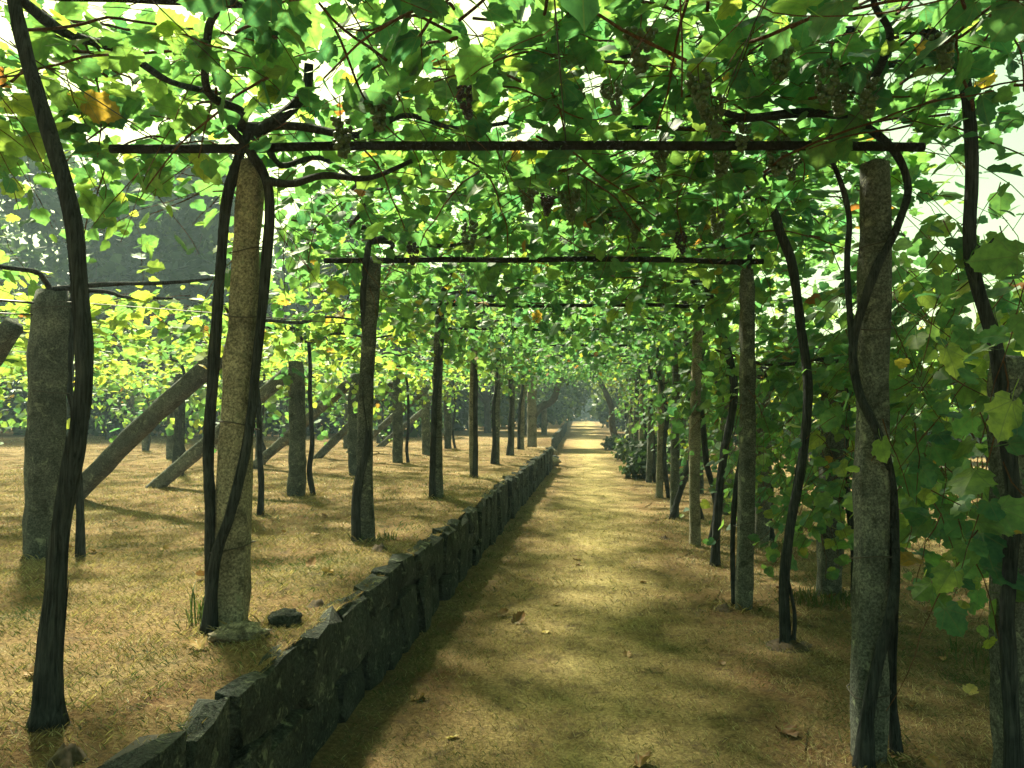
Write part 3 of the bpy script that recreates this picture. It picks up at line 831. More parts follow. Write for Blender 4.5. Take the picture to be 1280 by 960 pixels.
# roof of the walk
canopy(2500, -2.3, 1.75, 0.2, 28, lambda x, y: 2.97 + 0.06 * wob(x, y, 2.5, 12), [0], 0.114, 0.33, keepf=walk_keep)
canopy(330, -1.7, 1.7, 2.3, 8.5, lambda x, y: 3.06 + 0.06 * wob(x, y, 2.5, 12), [0], 0.128, 0.27, thin=0.6)
canopy(760, -2.6, 2.3, 1.4, 11, lambda x, y: 3.22 + 0.1 * wob(x, y, 1.9, 13), [0], 0.108, 0.3, L=(0.4, 0.9), thin=0.55, seed=17, keepf=lambda x, y: 0.5 if -1.95 < x < -0.8 or (-2.4 < x < -0.2 and 4.2 < y < 7.4) else 1)
# its left and right shoulders
canopy(290, -3.5, -2.2, 6.5, 22, lambda x, y: 2.9 + (x + 2.2) * 0.4, [0, 1], 0.125, 0.5)
canopy(70, -3.0, -2.0, 1.6, 4.2, lambda x, y: 3.0 + (x + 2.2) * 0.1, [0], 0.12, 0.48)
canopy(190, 1.5, 2.5, 2.0, 22, lambda x, y: 2.85 - (x - 1.5) * 0.45, [0], 0.125, 0.40)
# low roofs over the terrace rows
canopy(720, -7.5, -3.3, 5.0, 24, lambda x, y: 2.42, [1, 2], 0.122, 0.62, thin=0.3)
canopy(950, -15.5, -7.0, 8.0, 27, lambda x, y: 2.35, [2], 0.13, 0.66, thin=0.35)
# fields on the other side
canopy(460, 3.2, 8.5, 7.5, 23, lambda x, y: 1.9, [4], 0.125, 0.58, thin=0.3)
canopy(230, 1.7, 2.6, 5.5, 20, lambda x, y: 2.0, [3], 0.122, 0.42)

def hang(n, x0, x1, y0, y1, z0, z1, zones, L, size, tint, face, thin=0.2, seed=15, keepf=None):
    for _ in range(n):
        x, y, z = rng.uniform(x0, x1), rng.uniform(y0, y1), rng.uniform(z0, z1)
        if keepf is not None and rng.random() > keepf(x, y, z): continue
        if rng.random() > thin + (1 - thin) * 1.3 * clump(y * 1.2, z * 1.4, seed, 1.6): continue
        a = rng.uniform(0, 6.283)
        grow(nearest_vine(x, y, zones), (x, y, z), (0.5 * math.cos(a), 0.5 * math.sin(a), -0.5), rng.uniform(*L), 0.7, size, tint, face)
# leaf curtain right of the walk
def curtain_keep(x, y, z):
    if y < 3.3 and z < 1.9: return 0.12
    return 1
hang(290, 1.6, 2.8, 3.2, 6.0, 0.9, 2.75, [0, 3], (0.4, 0.9), 0.11, 0.5, (-0.35, -0.45, 0.6), keepf=curtain_keep)
hang(280, 1.6, 2.8, 5.4, 9.5, 0.8, 2.2, [3], (0.4, 0.9), 0.112, 0.48, (-0.35, -0.4, 0.65))
hang(280, 1.45, 2.6, 9.0, 21, 0.8, 2.6, [3, 0], (0.5, 1.0), 0.122, 0.45, (-0.4, -0.35, 0.65))
for x, y, z, L in [(1.62, 3.25, 1.75, 0.9), (1.66, 3.35, 1.35, 0.9), (1.55, 3.5, 1.1, 0.65), (1.48, 3.75, 1.5, 0.5), (1.25, 3.5, 1.52, 0.35), (1.75, 3.1, 2.3, 0.8), (1.7, 3.0, 2.6, 0.8), (1.72, 3.7, 1.6, 0.8)]:
    grow(nearest_vine(x, y, [0]), (x, y, z), (0.1, -0.1, -0.9), L, 0.5, 0.145, 0.42, (-0.2, -0.7, 0.5))
# leaves tumbling down at the slim posts
for i, y in enumerate(R_Y[1:]):
    hang(20, 1.1, 1.55, y - 0.4, y + 0.7, 1.6, 2.75, [0], (0.4, 1.0), 0.118, 0.42, (-0.4, -0.4, 0.6), thin=1)
for i, y in enumerate(L_Y[1:]):
    hang(10 + 3 * i, -2.0, -1.4, y - 0.5, y + 0.6, 2.3, 2.85, [0], (0.3, 0.6 + 0.06 * i), 0.12, 0.45, (0.2, -0.4, 0.7), thin=1)
# shoots drooping under the bars
hang(50, -2.2, 1.3, 3.7, 6.0, 2.85, 3.05, [0], (0.2, 0.4), 0.13, 0.38, (0, -0.5, 0.7), thin=0.6)
hang(380, -2.0, 1.3, 6.4, 26, 2.6, 2.95, [0], (0.3, 0.65), 0.122, 0.28, (0, -0.45, 0.7), thin=0.5)
# edges of the terrace roof
hang(100, -3.9, -3.1, 7.5, 20, 1.9, 2.4, [1], (0.3, 0.7), 0.12, 0.55, (0.3, -0.5, 0.6), thin=0.5)
hang(16, -2.3, -1.9, 3.2, 6.0, 2.6, 2.9, [0], (0.3, 0.7), 0.145, 0.5, (0.2, -0.5, 0.6), thin=1)

hang(420, -15, -4.5, 11, 27, 1.3, 2.3, [2], (0.4, 0.8), 0.13, 0.5, (0.2, -0.5, 0.6), thin=0.4)
# bunches of grapes under the roof
for x, y, z in [(0.45, 3.2, 2.93), (0.52, 3.35, 2.88), (0.75, 3.1, 2.98), (0.95, 3.15, 2.95), (1.02, 3.3, 2.9), (1.12, 3.25, 2.93), (0.7, 3.55, 2.86), (0.88, 3.7, 2.84), (0.62, 3.65, 2.76), (0.35, 3.8, 2.84), (0.98, 3.9, 2.8),
                (-0.3, 4.1, 2.74), (-0.2, 4.15, 2.74), (-0.1, 4.2, 2.76), (0.1, 3.3, 2.95), (-0.9, 3.3, 2.93), (-1.1, 3.4, 2.9), (-0.7, 4.6, 2.7), (0.3, 4.9, 2.74), (0.75, 4.6, 2.74), (0.6, 5.2, 2.74), (-0.5, 3.2, 2.95), (0.2, 2.9, 2.98), (1.3, 3.0, 2.95), (-1.2, 5.3, 2.73)]:
    nearest_vine(x, y, [0]).bunches.append((x, y, z))

def build_vine(v):
    t = thing("grape_vine", v.label, "grape vine", tuple(v.base), v.group)
    sd = int(abs(v.base[0] * 13 + v.base[1] * 7)) + 1
    for P, r0, r1, rb in v.trunks:
        C = catmull(P, 7 if v.near > 1 else 4)
        n = len(C)
        f = np.linspace(0, 1, n)
        if v.near > 1: r0, r1 = r0 * 0.82, r1 * 0.8
        rad = r0 + (r1 - r0) * f
        L = np.concatenate([[0], np.cumsum(np.linalg.norm(np.diff(C, axis=0), axis=1))])
        rad = rad + (rb - r0) * np.exp(-L / 0.13)
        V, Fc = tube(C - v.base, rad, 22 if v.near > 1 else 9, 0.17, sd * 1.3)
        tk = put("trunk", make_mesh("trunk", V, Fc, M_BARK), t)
        if v.near > 1 and r0 > 0.019 and L[-1] > 1.5:        # loose strands of bark peeling off
            T_, N_, B_ = frames(C)
            for q in range(22):
                i0 = int(rng.integers(2, n - 12)); m = int(rng.integers(6, 12)); a0 = rng.uniform(0, 6.283)
                aa = a0 + np.linspace(0, rng.uniform(-0.6, 0.6), m)
                lift = rng.uniform(0.95, 1.1) + np.linspace(0, 1, m) ** 3 * rng.uniform(0.0, 0.55) * (1 if q % 3 == 0 else 0.3)
                pts = C[i0:i0 + m] + (rad[i0:i0 + m] * lift)[:, None] * (np.cos(aa)[:, None] * N_[i0:i0 + m] + np.sin(aa)[:, None] * B_[i0:i0 + m])
                w = rng.uniform(0.0028, 0.006)
                V, Fc = tube(pts - v.base, w * np.sin(np.linspace(0.35, 2.9, m)), 5)
                put("bark_strand", make_mesh("bark_strand", V, Fc, M_BARK), tk)
    for P, r0, r1 in v.cordon:
        C = catmull(P, 5)
        V, Fc = tube(C - v.base, np.linspace(r0, r1, len(C)), 8, 0.2, sd)
        put("arm", make_mesh("arm", V, Fc, M_BARK), t)
    # shoots: the thickest near ones singly, the rest together
    parts = []
    single = 0
    for P, th in v.shoots:
        if v.near > 1 and single < 20 and apparent(P[:1], np.array([1.0]))[0] > 120:
            C = catmull(P, 2)
            V, Fc = tube(C - v.base, np.linspace(0.0065, 0.003, len(C)), 6)
            put("cane", make_mesh("cane", V, Fc, M_CANE), t); single += 1
        else:
            parts.append(tube(P - v.base, np.linspace(th, th * 0.5, len(P)), 3))
    if parts:
        V, Fc = join(parts)
        tag(put("cane_growth", make_mesh("cane_growth", V, Fc, M_CANE), t), kind="stuff")
    for i, (x, y, z) in enumerate(v.bunches):
        o = put("grape_bunch", BUNCHES[rng.integers(4) if rng.random() < 0.85 else 4 + rng.integers(2)], t, tuple(np.array((x, y, z)) - v.base))
        o.rotation_euler = (rng.uniform(-0.15, 0.15), rng.uniform(-0.15, 0.15), rng.uniform(0, 6.28)); s = rng.uniform(0.7, 1.0); o.scale = (s, s, s)
        put("stalk", STALK, o)
    P, N, T, SZ, C = v.leaves.arrays()
    if not len(P): return 0
    ap = apparent(P, SZ)
    nmax = {2: 290, 1: 200, 0: 60}[v.near]
    order = np.argsort(-ap)[:nmax]
    pick = order[ap[order] > 11]
    B = basis(N, T)
    for i in pick:
        k = int(np.argmin(np.abs(LEAF_TINT - C[i]) + rng.random(30) * 0.12))
        o = put("leaf", LEAF_MESH[k][1], t)
        M = np.eye(4); M[:3, :3] = B[i] * SZ[i]; M[:3, 3] = P[i] - v.base
        o.matrix_basis = Matrix(M.tolist())
    rest = np.ones(len(P), bool); rest[pick] = False
    dist = np.linalg.norm(P - np.array([0, 0, CAM_Z]), axis=1)
    ch = []
    for lv, a, b in ((2, 0, 9.5), (3, 9.5, 17), (4, 17, 999)):
        m = rest & (dist >= a) & (dist < b)
        if m.any(): ch.append(foliage_mesh("foliage", P[m], N[m], T[m], SZ[m], C[m], lv, M_LEAF, v.base))
    if ch: tag(put("foliage", merge_foliage(ch, M_LEAF, "foliage"), t), kind="stuff")
    return len(P)
nl = sum(build_vine(v) for v in VINES)
print("vine leaves", nl)

# ---------------------------------------------------------------- trees and bushes behind
def leaf_cloud(centers, radii, n, size, tint, origin, spread=0.17):
    """n leaf-sized faces spread through a set of ellipsoid clumps"""
    centers = np.array(centers, float); radii = np.array(radii, float)
    w = (radii.prod(1)) ** (2 / 3); w /= w.sum()
    idx = rng.choice(len(centers), n, p=w)
    d = rng.normal(0, 1, (n, 3)); d /= np.linalg.norm(d, axis=1)[:, None]
    r = rng.uniform(0.45, 1.08, n) ** 0.6
    P = centers[idx] + d * r[:, None] * radii[idx]
    N = d * 0.6 + np.array([0, 0, 0.5]) + rng.normal(0, 0.5, (n, 3))
    T = rng.normal(0, 1, (n, 3)) + np.array([0, 0, -0.5])
    ct = rng.normal(0, 0.12, len(centers))
    C = np.clip(tint + ct[idx] + rng.normal(0, spread, n), 0, 1)
    V, Fc, tt, xy = foliage_mesh("crown", P, N, T, size * rng.uniform(0.6, 1.4, n), C, 4, M_TREELEAF, np.array(origin))
    return make_mesh("crown", V, Fc, M_TREELEAF, False, {"tint": ('FLOAT', tt)})

def tree(base, h, spread, label, tint=0.4, n=3000, size=0.28, lean=(0, 0), clumps=14, low=0.35, tall=1.0, group=None, name="tree", tr=0.16):
    base = np.array(base, float)
    t = thing(name, label, "tree", tuple(base), group)
    top = np.array([lean[0], lean[1], h * 0.75])
    P = np.array([(0, 0, -0.1), top * 0.3 + rng.normal(0, 0.12, 3) * [1, 1, 0], top * 0.65 + rng.normal(0, 0.2, 3) * [1, 1, 0], top])
    parts = [tube(catmull(P, 6), np.linspace(tr, tr * 0.3, 19), 8, 0.12, h)]
    cs, rs = [], []
    for k in range(clumps):
        a = rng.uniform(0, 6.283); q = math.sqrt(rng.random()) * spread
        z = h * rng.uniform(low, 0.9)
        q *= max(0.25, 1 - abs(z / h - 0.55) * 0.9)
        c = np.array([math.cos(a) * q + top[0] * z / h, math.sin(a) * q + top[1] * z / h, z])
        cs.append(c); s = spread * rng.uniform(0.28, 0.5); rs.append((s, s, s * 0.7 * tall))
        f = np.clip(z / h - 0.2, 0.15, 0.9)
        b0 = P[0] + (P[-1] - P[0]) * f
        parts.append(tube(catmull(np.array([b0, (b0 + c) / 2 + rng.normal(0, 0.15, 3), c]), 4), np.linspace(tr * 0.4, tr * 0.1, 9), 5))
    V, Fc = join(parts)
    put("trunk", make_mesh("trunk", V, Fc, M_TREEBARK), t)
    put("crown", leaf_cloud(cs, rs, n, size, tint, (0, 0, 0)), t)
    return t

GL = "trees beyond the vine rows on the terrace"
for i, (x, y, h, s, ti) in enumerate([(-15.5, 29, 10.5, 3.6, 0.06), (-20.5, 31, 11.5, 4.0, 0.08), (-26, 30, 10.5, 4.2, 0.15), (-11, 33, 9.0, 3.4, 0.1), (-7.5, 36, 8.5, 3.2, 0.16), (-31, 34, 11, 4.5, 0.2), (-23, 40, 13, 5, 0.1)]):
    tree((x, y, TZ), h, s, "tall dark evergreen tree behind the rows of vines on the terrace", ti, 6500, 0.36, low=0.1, clumps=24, tall=1.5, group=GL, name="evergreen_tree")
GE = "trees closing the far end of the path"
for i, (x, y, h, s, ti, z) in enumerate([(-4.2, 33, 5.5, 2.6, 0.62, TZ), (-5.2, 42, 6.5, 3.0, 0.5, TZ), (3.6, 34, 5.5, 2.6, 0.78, 0), (4.2, 42, 6.0, 3.0, 0.7, 0), (-4.4, 55, 8, 3.6, 0.4, TZ), (4.6, 58, 8, 4.0, 0.45, 0), (-2.6, 48, 7, 3.0, 0.35, TZ), (2.8, 50, 7, 3.0, 0.4, 0), (-2.8, 64, 8, 3.6, 0.3, TZ), (2.9, 68, 8, 3.6, 0.3, 0), (-3.6, 76, 9, 4.0, 0.3, TZ), (4.0, 80, 9, 4.0, 0.3, 0), (0.2, 112, 12, 6.0, 0.2, 0), (-8, 98, 12, 6, 0.2, 0), (8, 98, 12, 6, 0.25, 0)]):
    tree((x, y, z), h, s, ["pale green spreading tree over the far end of the path", "yellow-green sunlit tree over the far end of the path"][ti > 0.65] if y < 50 else "dark tree closing the far vanishing end of the path", ti, 2600, 0.26 if y < 50 else 0.4, low=0.15, group=GE)
GR = "trees beyond the field on the path's open side"
for i, (x, y, h, s, ti) in enumerate([(18.5, 31, 9.5, 3.0, 0.25), (9.5, 38, 3.6, 2.6, 0.5), (13, 40, 4.4, 2.8, 0.4), (23, 38, 7, 3.5, 0.3), (6.2, 30, 3.4, 2.2, 0.6), (16, 48, 5.0, 3.5, 0.35), (29, 44, 9, 4.5, 0.3)]):
    tree((x, y, 0), h, s, "grey-green tree standing in the sky gap behind the leaf curtain" if i == 0 else "bushy green tree beyond the field behind the leaf curtain", ti, 2300, 0.26, low=0.15, group=GR)

# leaning bare trunk over the path, with a fallen limb
t = thing("leaning_tree", "slender crooked tree leaning out over the far path with a low limb", "tree", (1.25, 33.0, 0))
V, Fc = tube(catmull(np.array([(0, 0, -0.1), (-0.25, 0, 0.9), (-0.3, 0, 1.7), (-0.75, 0, 2.7), (-1.3, 0, 3.2)]), 6), np.linspace(0.17, 0.07, 25), 9, 0.12, 3)
put("trunk", make_mesh("trunk", V, Fc, M_TREEBARK), t)
V, Fc = tube(catmull(np.array([(0.0, 0, 0.25), (0.8, 0.0, 0.35), (1.6, 0.2, 0.28), (2.6, 0.2, 0.32)]), 6), np.linspace(0.1, 0.04, 19), 8, 0.1, 5)
put("limb", make_mesh("limb", V, Fc, M_TREEBARK), t)
put("crown", leaf_cloud([(-1.4, 0, 3.4), (-0.6, 0.4, 3.6), (-2.0, 0.3, 3.7), (0.2, 0, 3.7)], [(0.8, 0.8, 0.5)] * 4, 900, 0.2, 0.5, (0, 0, 0)), t)
t = thing("leaning_tree", "short thick trunk leaning sideways on the far terrace by a pale post", "tree", (-2.35, 30.5, TZ))
V, Fc = tube(catmull(np.array([(0, 0, -0.1), (0.12, 0, 0.5), (0.5, 0, 1.05), (1.0, 0, 1.35), (1.3, 0, 2.2)]), 6), np.linspace(0.2, 0.1, 25), 9, 0.12, 3)
put("trunk", make_mesh("trunk", V, Fc, M_TREEBARK), t)
put("crown", leaf_cloud([(1.3, 0, 2.5), (0.7, 0.4, 2.8), (0.0, 0.3, 2.7), (-0.6, 0, 2.5)], [(0.7, 0.7, 0.5)] * 4, 900, 0.2, 0.55, (0, 0, 0)), t)
post((-1.72, 31, TZ), (-1.72, 31, 1.9), 0.28, 0.25, "pale broad stone post on the far terrace beside the leaning trunk", M_GRANITE)
tr_post = post((-1.62, 22.9, TZ), (-1.62, 22.9, 2.75), 0.34, 0.3, "broad pale granite post at the end of the terrace wall", M_GRANITE)

def bush(base, cs, rs, n, size, tint, label, group=None):
    t = thing("bush", label, "bush", base, group)
    parts = []
    for c in cs:
        parts.append(tube(catmull(np.array([(0, 0, -0.05), (c[0] * 0.4, c[1] * 0.4, c[2] * 0.6), c]), 4), np.linspace(0.025, 0.008, 9), 5))
    V, Fc = join(parts)
    put("stem", make_mesh("stem", V, Fc, M_TREEBARK), t)
    put("leaf_mass", leaf_cloud(cs, rs, n, size, tint, (0, 0, 0)), t)["kind"] = "stuff"
bush((1.35, 18.2, 0), [(0, 0, 0.45), (-0.25, -0.3, 0.3), (0.3, 0.2, 0.7), (0.2, -0.4, 0.35), (-0.1, 0.5, 0.6)], [(0.35, 0.4, 0.3)] * 5, 900, 0.13, 0.12, "dark green bush crowding the path below the last slim posts")
bush((1.25, 24.5, 0), [(0, 0, 0.4), (0.3, 0.3, 0.6), (-0.1, -0.3, 0.3)], [(0.4, 0.4, 0.35)] * 3, 600, 0.14, 0.15, "smaller dark bush at the path's edge past the last slim post")
bush((1.3, 31.0, 0), [(0, 0, 0.3), (0.5, 0.3, 0.4), (-0.3, -0.3, 0.25)], [(0.5, 0.5, 0.3)] * 3, 600, 0.16, 0.2, "low dark bush at the foot of the crooked leaning tree")
for i, x in enumerate([-2.8, -4.2, -5.8, -7.5]):
    bush((x, 44 + i, TZ), [(0, 0, 0.8), (0.7, 0.3, 1.0), (-0.7, -0.3, 0.9)], [(0.9, 0.8, 0.8)] * 3, 700, 0.24, 0.08, "dark hedge bush on the far terrace behind the leaning trunk", "hedge bushes on the far terrace")
for i, x in enumerate(np.arange(-9.0, 10, 1.9)):
    bush((float(x), 104 + (i % 3), 0.0), [(0, 0, 1.0), (0.8, 0.3, 2.0), (-0.8, -0.3, 2.2), (0.2, 0.2, 3.2)], [(1.2, 1.0, 1.1)] * 4, 500, 0.5, 0.12, "dark hedge bush closing the far vanishing end of the path", "hedge bushes at the path's end")
for i, x in enumerate(np.arange(3.0, 26, 2.3)):
    y = 27 + 3 * math.sin(i * 1.7)
    bush((float(x), y, 0), [(0, 0, 0.9), (0.8, 0.3, 0.8), (-0.8, -0.3, 0.9), (0.2, 0.2, 1.4)], [(0.9, 0.8, 0.7)] * 4, 700, 0.24, 0.35 + 0.2 * math.sin(i * 2.3), "leafy hedge bush at the back of the field beyond the leaf curtain", "hedge bushes behind the field")

# dark hedge behind the terrace rows, and small things on the skyline
for i, x in enumerate(np.arange(-33, -4.5, 1.9)):
    bush((float(x), 28.6 + 0.5 * math.sin(i * 2.1), TZ), [(0, 0, 0.6), (0.7, 0.2, 0.9), (-0.7, -0.2, 1.0), (0.1, 0.1, 1.7), (0.5, 0.2, 2.3)], [(0.95, 0.7, 0.75)] * 5, 650, 0.27, 0.05, "dark hedge bush closing the back of the terrace vine rows", "hedge bushes behind the terrace rows")
post((-19.5, 27.4, TZ), (-19.5, 27.4, 1.95), 0.5, 0.45, "broad pale gate post in front of the dark boundary wall", M_GRANITE)

pl = thing("utility_pole", "slim grey utility pole rising above the trees in the sky gap", "pole", (7.25, 30, 0))
V, Fc = tube(np.array([(0, 0, -0.1), (0, 0, 3), (0.02, 0, 5.9)]), np.array([0.13, 0.12, 0.10]), 10)
put("shaft", make_mesh("shaft", V, Fc, plain("grey_timber", (0.24, 0.24, 0.22), 0.9)), pl)
V, Fc = tube(np.array([(-0.5, 0, 5.6), (0, -0.09, 5.6), (0.5, 0, 5.6)]), 0.04, 6)
put("cross_arm", make_mesh("cross_arm", V, Fc, M_WOOD), pl)

pm = thing("palm_tree", "small palm with arching fronds beyond the field", "palm", (9.4, 36, 0))
V, Fc = tube(catmull(np.array([(0, 0, -0.1), (0.1, 0, 2), (0.05, 0, 4.2)]), 6), np.linspace(0.22, 0.17, 13), 10, 0.1, 2)
put("trunk", make_mesh("trunk", V, Fc, M_TREEBARK), pm)
for k in range(16):
    a = k * 2.399; up = rng.uniform(0.2, 1.1); L = rng.uniform(1.3, 1.9)
    d = np.array([math.cos(a), math.sin(a), 0])
    mid = catmull(np.array([(0.05, 0, 4.2), d * L * 0.5 + (0, 0, 4.2 + up * 0.8), d * L + (0, 0, 4.2 + up * 0.5 - 0.5)]), 8)
    Vs, Fs = [], []
    for j in range(1, len(mid)):
        sd = np.cross(d, (0, 0, 1)); l = 0.42 * math.sin(math.pi * min(1, j / len(mid) + 0.1))
        for s in (1, -1):
            o = len(Vs)
            Vs += [mid[j - 1], mid[j - 1] + (mid[j] - mid[j - 1]) * 0.5, mid[j] + sd * s * l + np.array([0, 0, -0.12])]
            Fs.append([o, o + 1, o + 2])
    Vs = np.array(Vs)
    put("frond", make_mesh("frond", Vs, Fs, M_TREELEAF, False, {"tint": ('FLOAT', np.full(len(Vs), 0.3))}), pm)

M_HOUSE = plain("pale_stone_wall", (0.36, 0.35, 0.32), 0.95)
hs = thing("stone_house", "small pale stone building with notched parapet glimpsed between the right-hand leaves", "building", (9.8, 62, 0))
def boxv(x0, x1, y0, y1, z0, z1):
    return np.array([(x, y, z) for x in (x0, x1) for y in (y0, y1) for z in (z0, z1)], float)
BF = [[0, 1, 3, 2], [4, 6, 7, 5], [0, 4, 5, 1], [2, 3, 7, 6], [1, 5, 7, 3], [0, 2, 6, 4]]
put("wall", make_mesh("wall", boxv(-1.6, 1.6, -1.6, 1.6, -0.2, 7.0), BF, M_HOUSE, False), hs)
for x in (-1.35, -0.45, 0.45, 1.35):
    put("merlon", make_mesh("merlon", boxv(x - 0.25, x + 0.25, -1.63, -1.2, 7.0, 7.5), BF, M_HOUSE, False), hs)
put("window", make_mesh("window", boxv(-0.35, 0.35, -1.66, -1.55, 5.0, 6.2), BF, plain("dark_pane", (0.03, 0.035, 0.04), 0.2), False), hs)

# ---------------------------------------------------------------- grass, tufts, fallen leaves, soil
def blades(n, xr, yr, hf, keep, hgt, wid, tint_f):
    X = rng.uniform(*xr, n); Y = rng.uniform(*yr, n)
    m = keep(X, Y); X, Y = X[m], Y[m]; n = len(X)
    Z = hf(X, Y)
    a = rng.uniform(0, 6.283, n); lean = rng.uniform(0.7, 1.52, n)
    h = hgt * rng.uniform(0.4, 1.3, n)
    dx, dy = np.cos(a), np.sin(a)
    wid = wid * rng.uniform(0.6, 1.4, n)
    sx, sy = -dy * wid, dx * wid
    hz = h * np.cos(lean); hx = h * np.sin(lean)
    B = np.stack([X, Y, Z - 0.004], -1)
    V = np.stack([B + np.stack([sx, sy, 0 * X], -1), B - np.stack([sx, sy, 0 * X], -1),
                  B + np.stack([dx * hx * 0.45 - sx * 0.6, dy * hx * 0.45 - sy * 0.6, hz * 0.65], -1),
                  B + np.stack([dx * hx, dy * hx, hz * 0.9 + 0.004], -1)], 1)
    Fc = (np.array([[0, 1, 2], [0, 2, 3]])[None] + (np.arange(n) * 4)[:, None, None]).reshape(-1, 3)
    C = np.clip(tint_f(X, Y) + rng.normal(0, 0.27, n), 0, 1)
    return V.reshape(-1, 3), Fc, np.repeat(C, 4)
def inview(X, Y):
    d = np.maximum(Y * math.cos(YAW) - X * math.sin(YAW), 0.1)
    return (np.abs((X * math.cos(YAW) + Y * math.sin(YAW)) / d) < 0.75)
def grass(name, label, specs, hf, keep, tint_f):
    o, Vs, Fs, Ts = 0, [], [], []
    for n, xr, yr, h, w in specs:
        V, Fc, t = blades(n, xr, yr, hf, lambda X, Y: keep(X, Y) & inview(X, Y), h, w, tint_f)
        Vs.append(V); Fs.append(Fc + o); Ts.append(t); o += len(V)
    me = make_mesh(name, np.vstack(Vs), np.vstack(Fs), M_GRASS, False, {"tint": ('FLOAT', np.concatenate(Ts))})
    tag(put(name, me), label, "grass", kind="stuff")
def t_path(X, Y):
    mid = np.exp(-((X - 0.05) / 0.75) ** 2)
    g = np.clip(wob(X, Y, 1.2, 21) * 1.4 - 0.75, 0, 1)
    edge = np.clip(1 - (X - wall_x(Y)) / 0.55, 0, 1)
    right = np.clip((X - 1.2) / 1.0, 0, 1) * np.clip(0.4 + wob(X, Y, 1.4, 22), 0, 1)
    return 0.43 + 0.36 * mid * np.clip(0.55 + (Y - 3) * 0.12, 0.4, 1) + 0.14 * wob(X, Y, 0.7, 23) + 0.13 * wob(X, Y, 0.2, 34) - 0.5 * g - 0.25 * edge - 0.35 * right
def bare(X, Y, s): return rng.random(len(X)) < np.clip(0.85 + wob(X, Y, 0.8, s) * 0.5 + wob(X, Y, 0.23, s + 5) * 0.55, 0.06, 1)
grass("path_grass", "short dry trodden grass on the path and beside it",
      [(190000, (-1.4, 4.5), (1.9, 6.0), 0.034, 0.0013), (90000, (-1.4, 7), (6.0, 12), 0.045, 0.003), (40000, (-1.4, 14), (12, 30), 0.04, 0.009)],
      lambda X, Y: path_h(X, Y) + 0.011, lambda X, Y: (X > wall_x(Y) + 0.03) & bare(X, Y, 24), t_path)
def t_terr(X, Y): return 0.44 + 0.16 * wob(X, Y, 1.6, 25) + 0.13 * wob(X, Y, 0.22, 35) - 0.45 * np.clip(wob(X, Y, 1.5, 26) * 1.5 - 0.8, 0, 1) + 0.1 * np.clip((-X - 3) / 3, 0, 1)
grass("terrace_grass", "short dry straw-coloured grass on the terrace",
      [(170000, (-5, -1.2), (1.5, 6.0), 0.036, 0.0013), (90000, (-9.5, -1.0), (6.0, 12), 0.045, 0.003), (45000, (-20, -0.8), (12, 30), 0.042, 0.009)],
      terr_h, lambda X, Y: (X < wall_x(Y) - 0.045) & bare(X, Y, 27), t_terr)

FEET = [tuple(v.base[:2]) for v in VINES if v.base[1] < 13] + [(-1.648, 3.52), (1.25, 3.74), (1.8, 3.56), (-3.69, 5.06), (1.985, 6.83), (1.965, 9.33)] + [(-1.685, y) for y in L_Y[1:4]] + [(1.21, y) for y in R_Y[1:4]] + [(x, y) for x, y, z in SHORT[1:4]]
def feet_grass():
    Vs, Fs, Ts, o = [], [], [], 0
    for x, y in FEET:
        hf = terr_h if x < float(wall_x(y)) - 0.1 else path_h
        V, Fc, t = blades(110, (x - 0.17, x + 0.17), (y - 0.17, y + 0.17), hf, lambda X, Y: np.hypot(X - x, Y - y) < 0.17, 0.075, 0.0022, lambda X, Y: 0.38 + 0.3 * wob(X, Y, 1.1, 33))
        Vs.append(V); Fs.append(Fc + o); Ts.append(t); o += len(V)
    me = make_mesh("rank_grass", np.vstack(Vs), np.vstack(Fs), M_GRASS, False, {"tint": ('FLOAT', np.concatenate(Ts))})
    tag(put("rank_grass", me), "longer unmown grass round the feet of posts and vine trunks", "grass", kind="stuff")
feet_grass()

def tuft(x, y, h, n, label, tint=0.1, group="green weed tufts", r=0.16):
    z = float(terr_h(x, y) if x < float(wall_x(y)) - 0.1 else path_h(x, y))
    a = rng.uniform(0, 6.283, n); q = np.sqrt(rng.random(n)) * r
    bx, by = np.cos(a) * q, np.sin(a) * q
    out = rng.uniform(0, 6.283, n); ln_ = h * rng.uniform(0.5, 1.2, n); le = rng.uniform(0.1, 0.8, n)
    bx[0] = by[0] = 0
    Vs, Fs = [], []
    for i in range(n):
        d = np.array([math.cos(out[i]), math.sin(out[i]), 0]); s = np.array([-d[1], d[0], 0]) * 0.004
        b = np.array([bx[i], by[i], -0.02]); m_ = b + d * ln_[i] * le[i] * 0.3 + np.array([0, 0, ln_[i] * 0.6]); e = b + d * ln_[i] * le[i] + np.array([0, 0, ln_[i] * 0.8])
        o = len(Vs); Vs += [b - s, b + s, m_ + s, m_ - s, e]; Fs += [[o, o + 1, o + 2], [o, o + 2, o + 3], [o + 3, o + 2, o + 4]]
    Vs = np.array(Vs)
    C = np.clip(np.repeat(tint + rng.normal(0, 0.08, n), 5), 0, 1)
    tag(put("weed_tuft", make_mesh("weed_tuft", Vs, np.array(Fs), M_GRASS, False, {"tint": ('FLOAT', C)}), None, (x, y, z)), label, "weed", group, "stuff" if n > 100 else None)
tuft(1.9, 6.65, 0.14, 260, "green weed tuft at the foot of the squat post behind the bent trunk", 0.05, r=0.3)
tuft(1.98, 9.1, 0.16, 160, "green weed tuft at the squat post behind the second slim post", 0.08, r=0.25)
tuft(1.5, 3.3, 0.09, 120, "green weed tuft beside the looping vine's foot", 0.1, r=0.25)
tuft(2.6, 5.2, 0.12, 160, "green weed patch under the leaf curtain", 0.05, r=0.4)
tuft(-1.56, 6.05, 0.1, 70, "small green weed tuft at the first slim terrace post", 0.12, r=0.08)
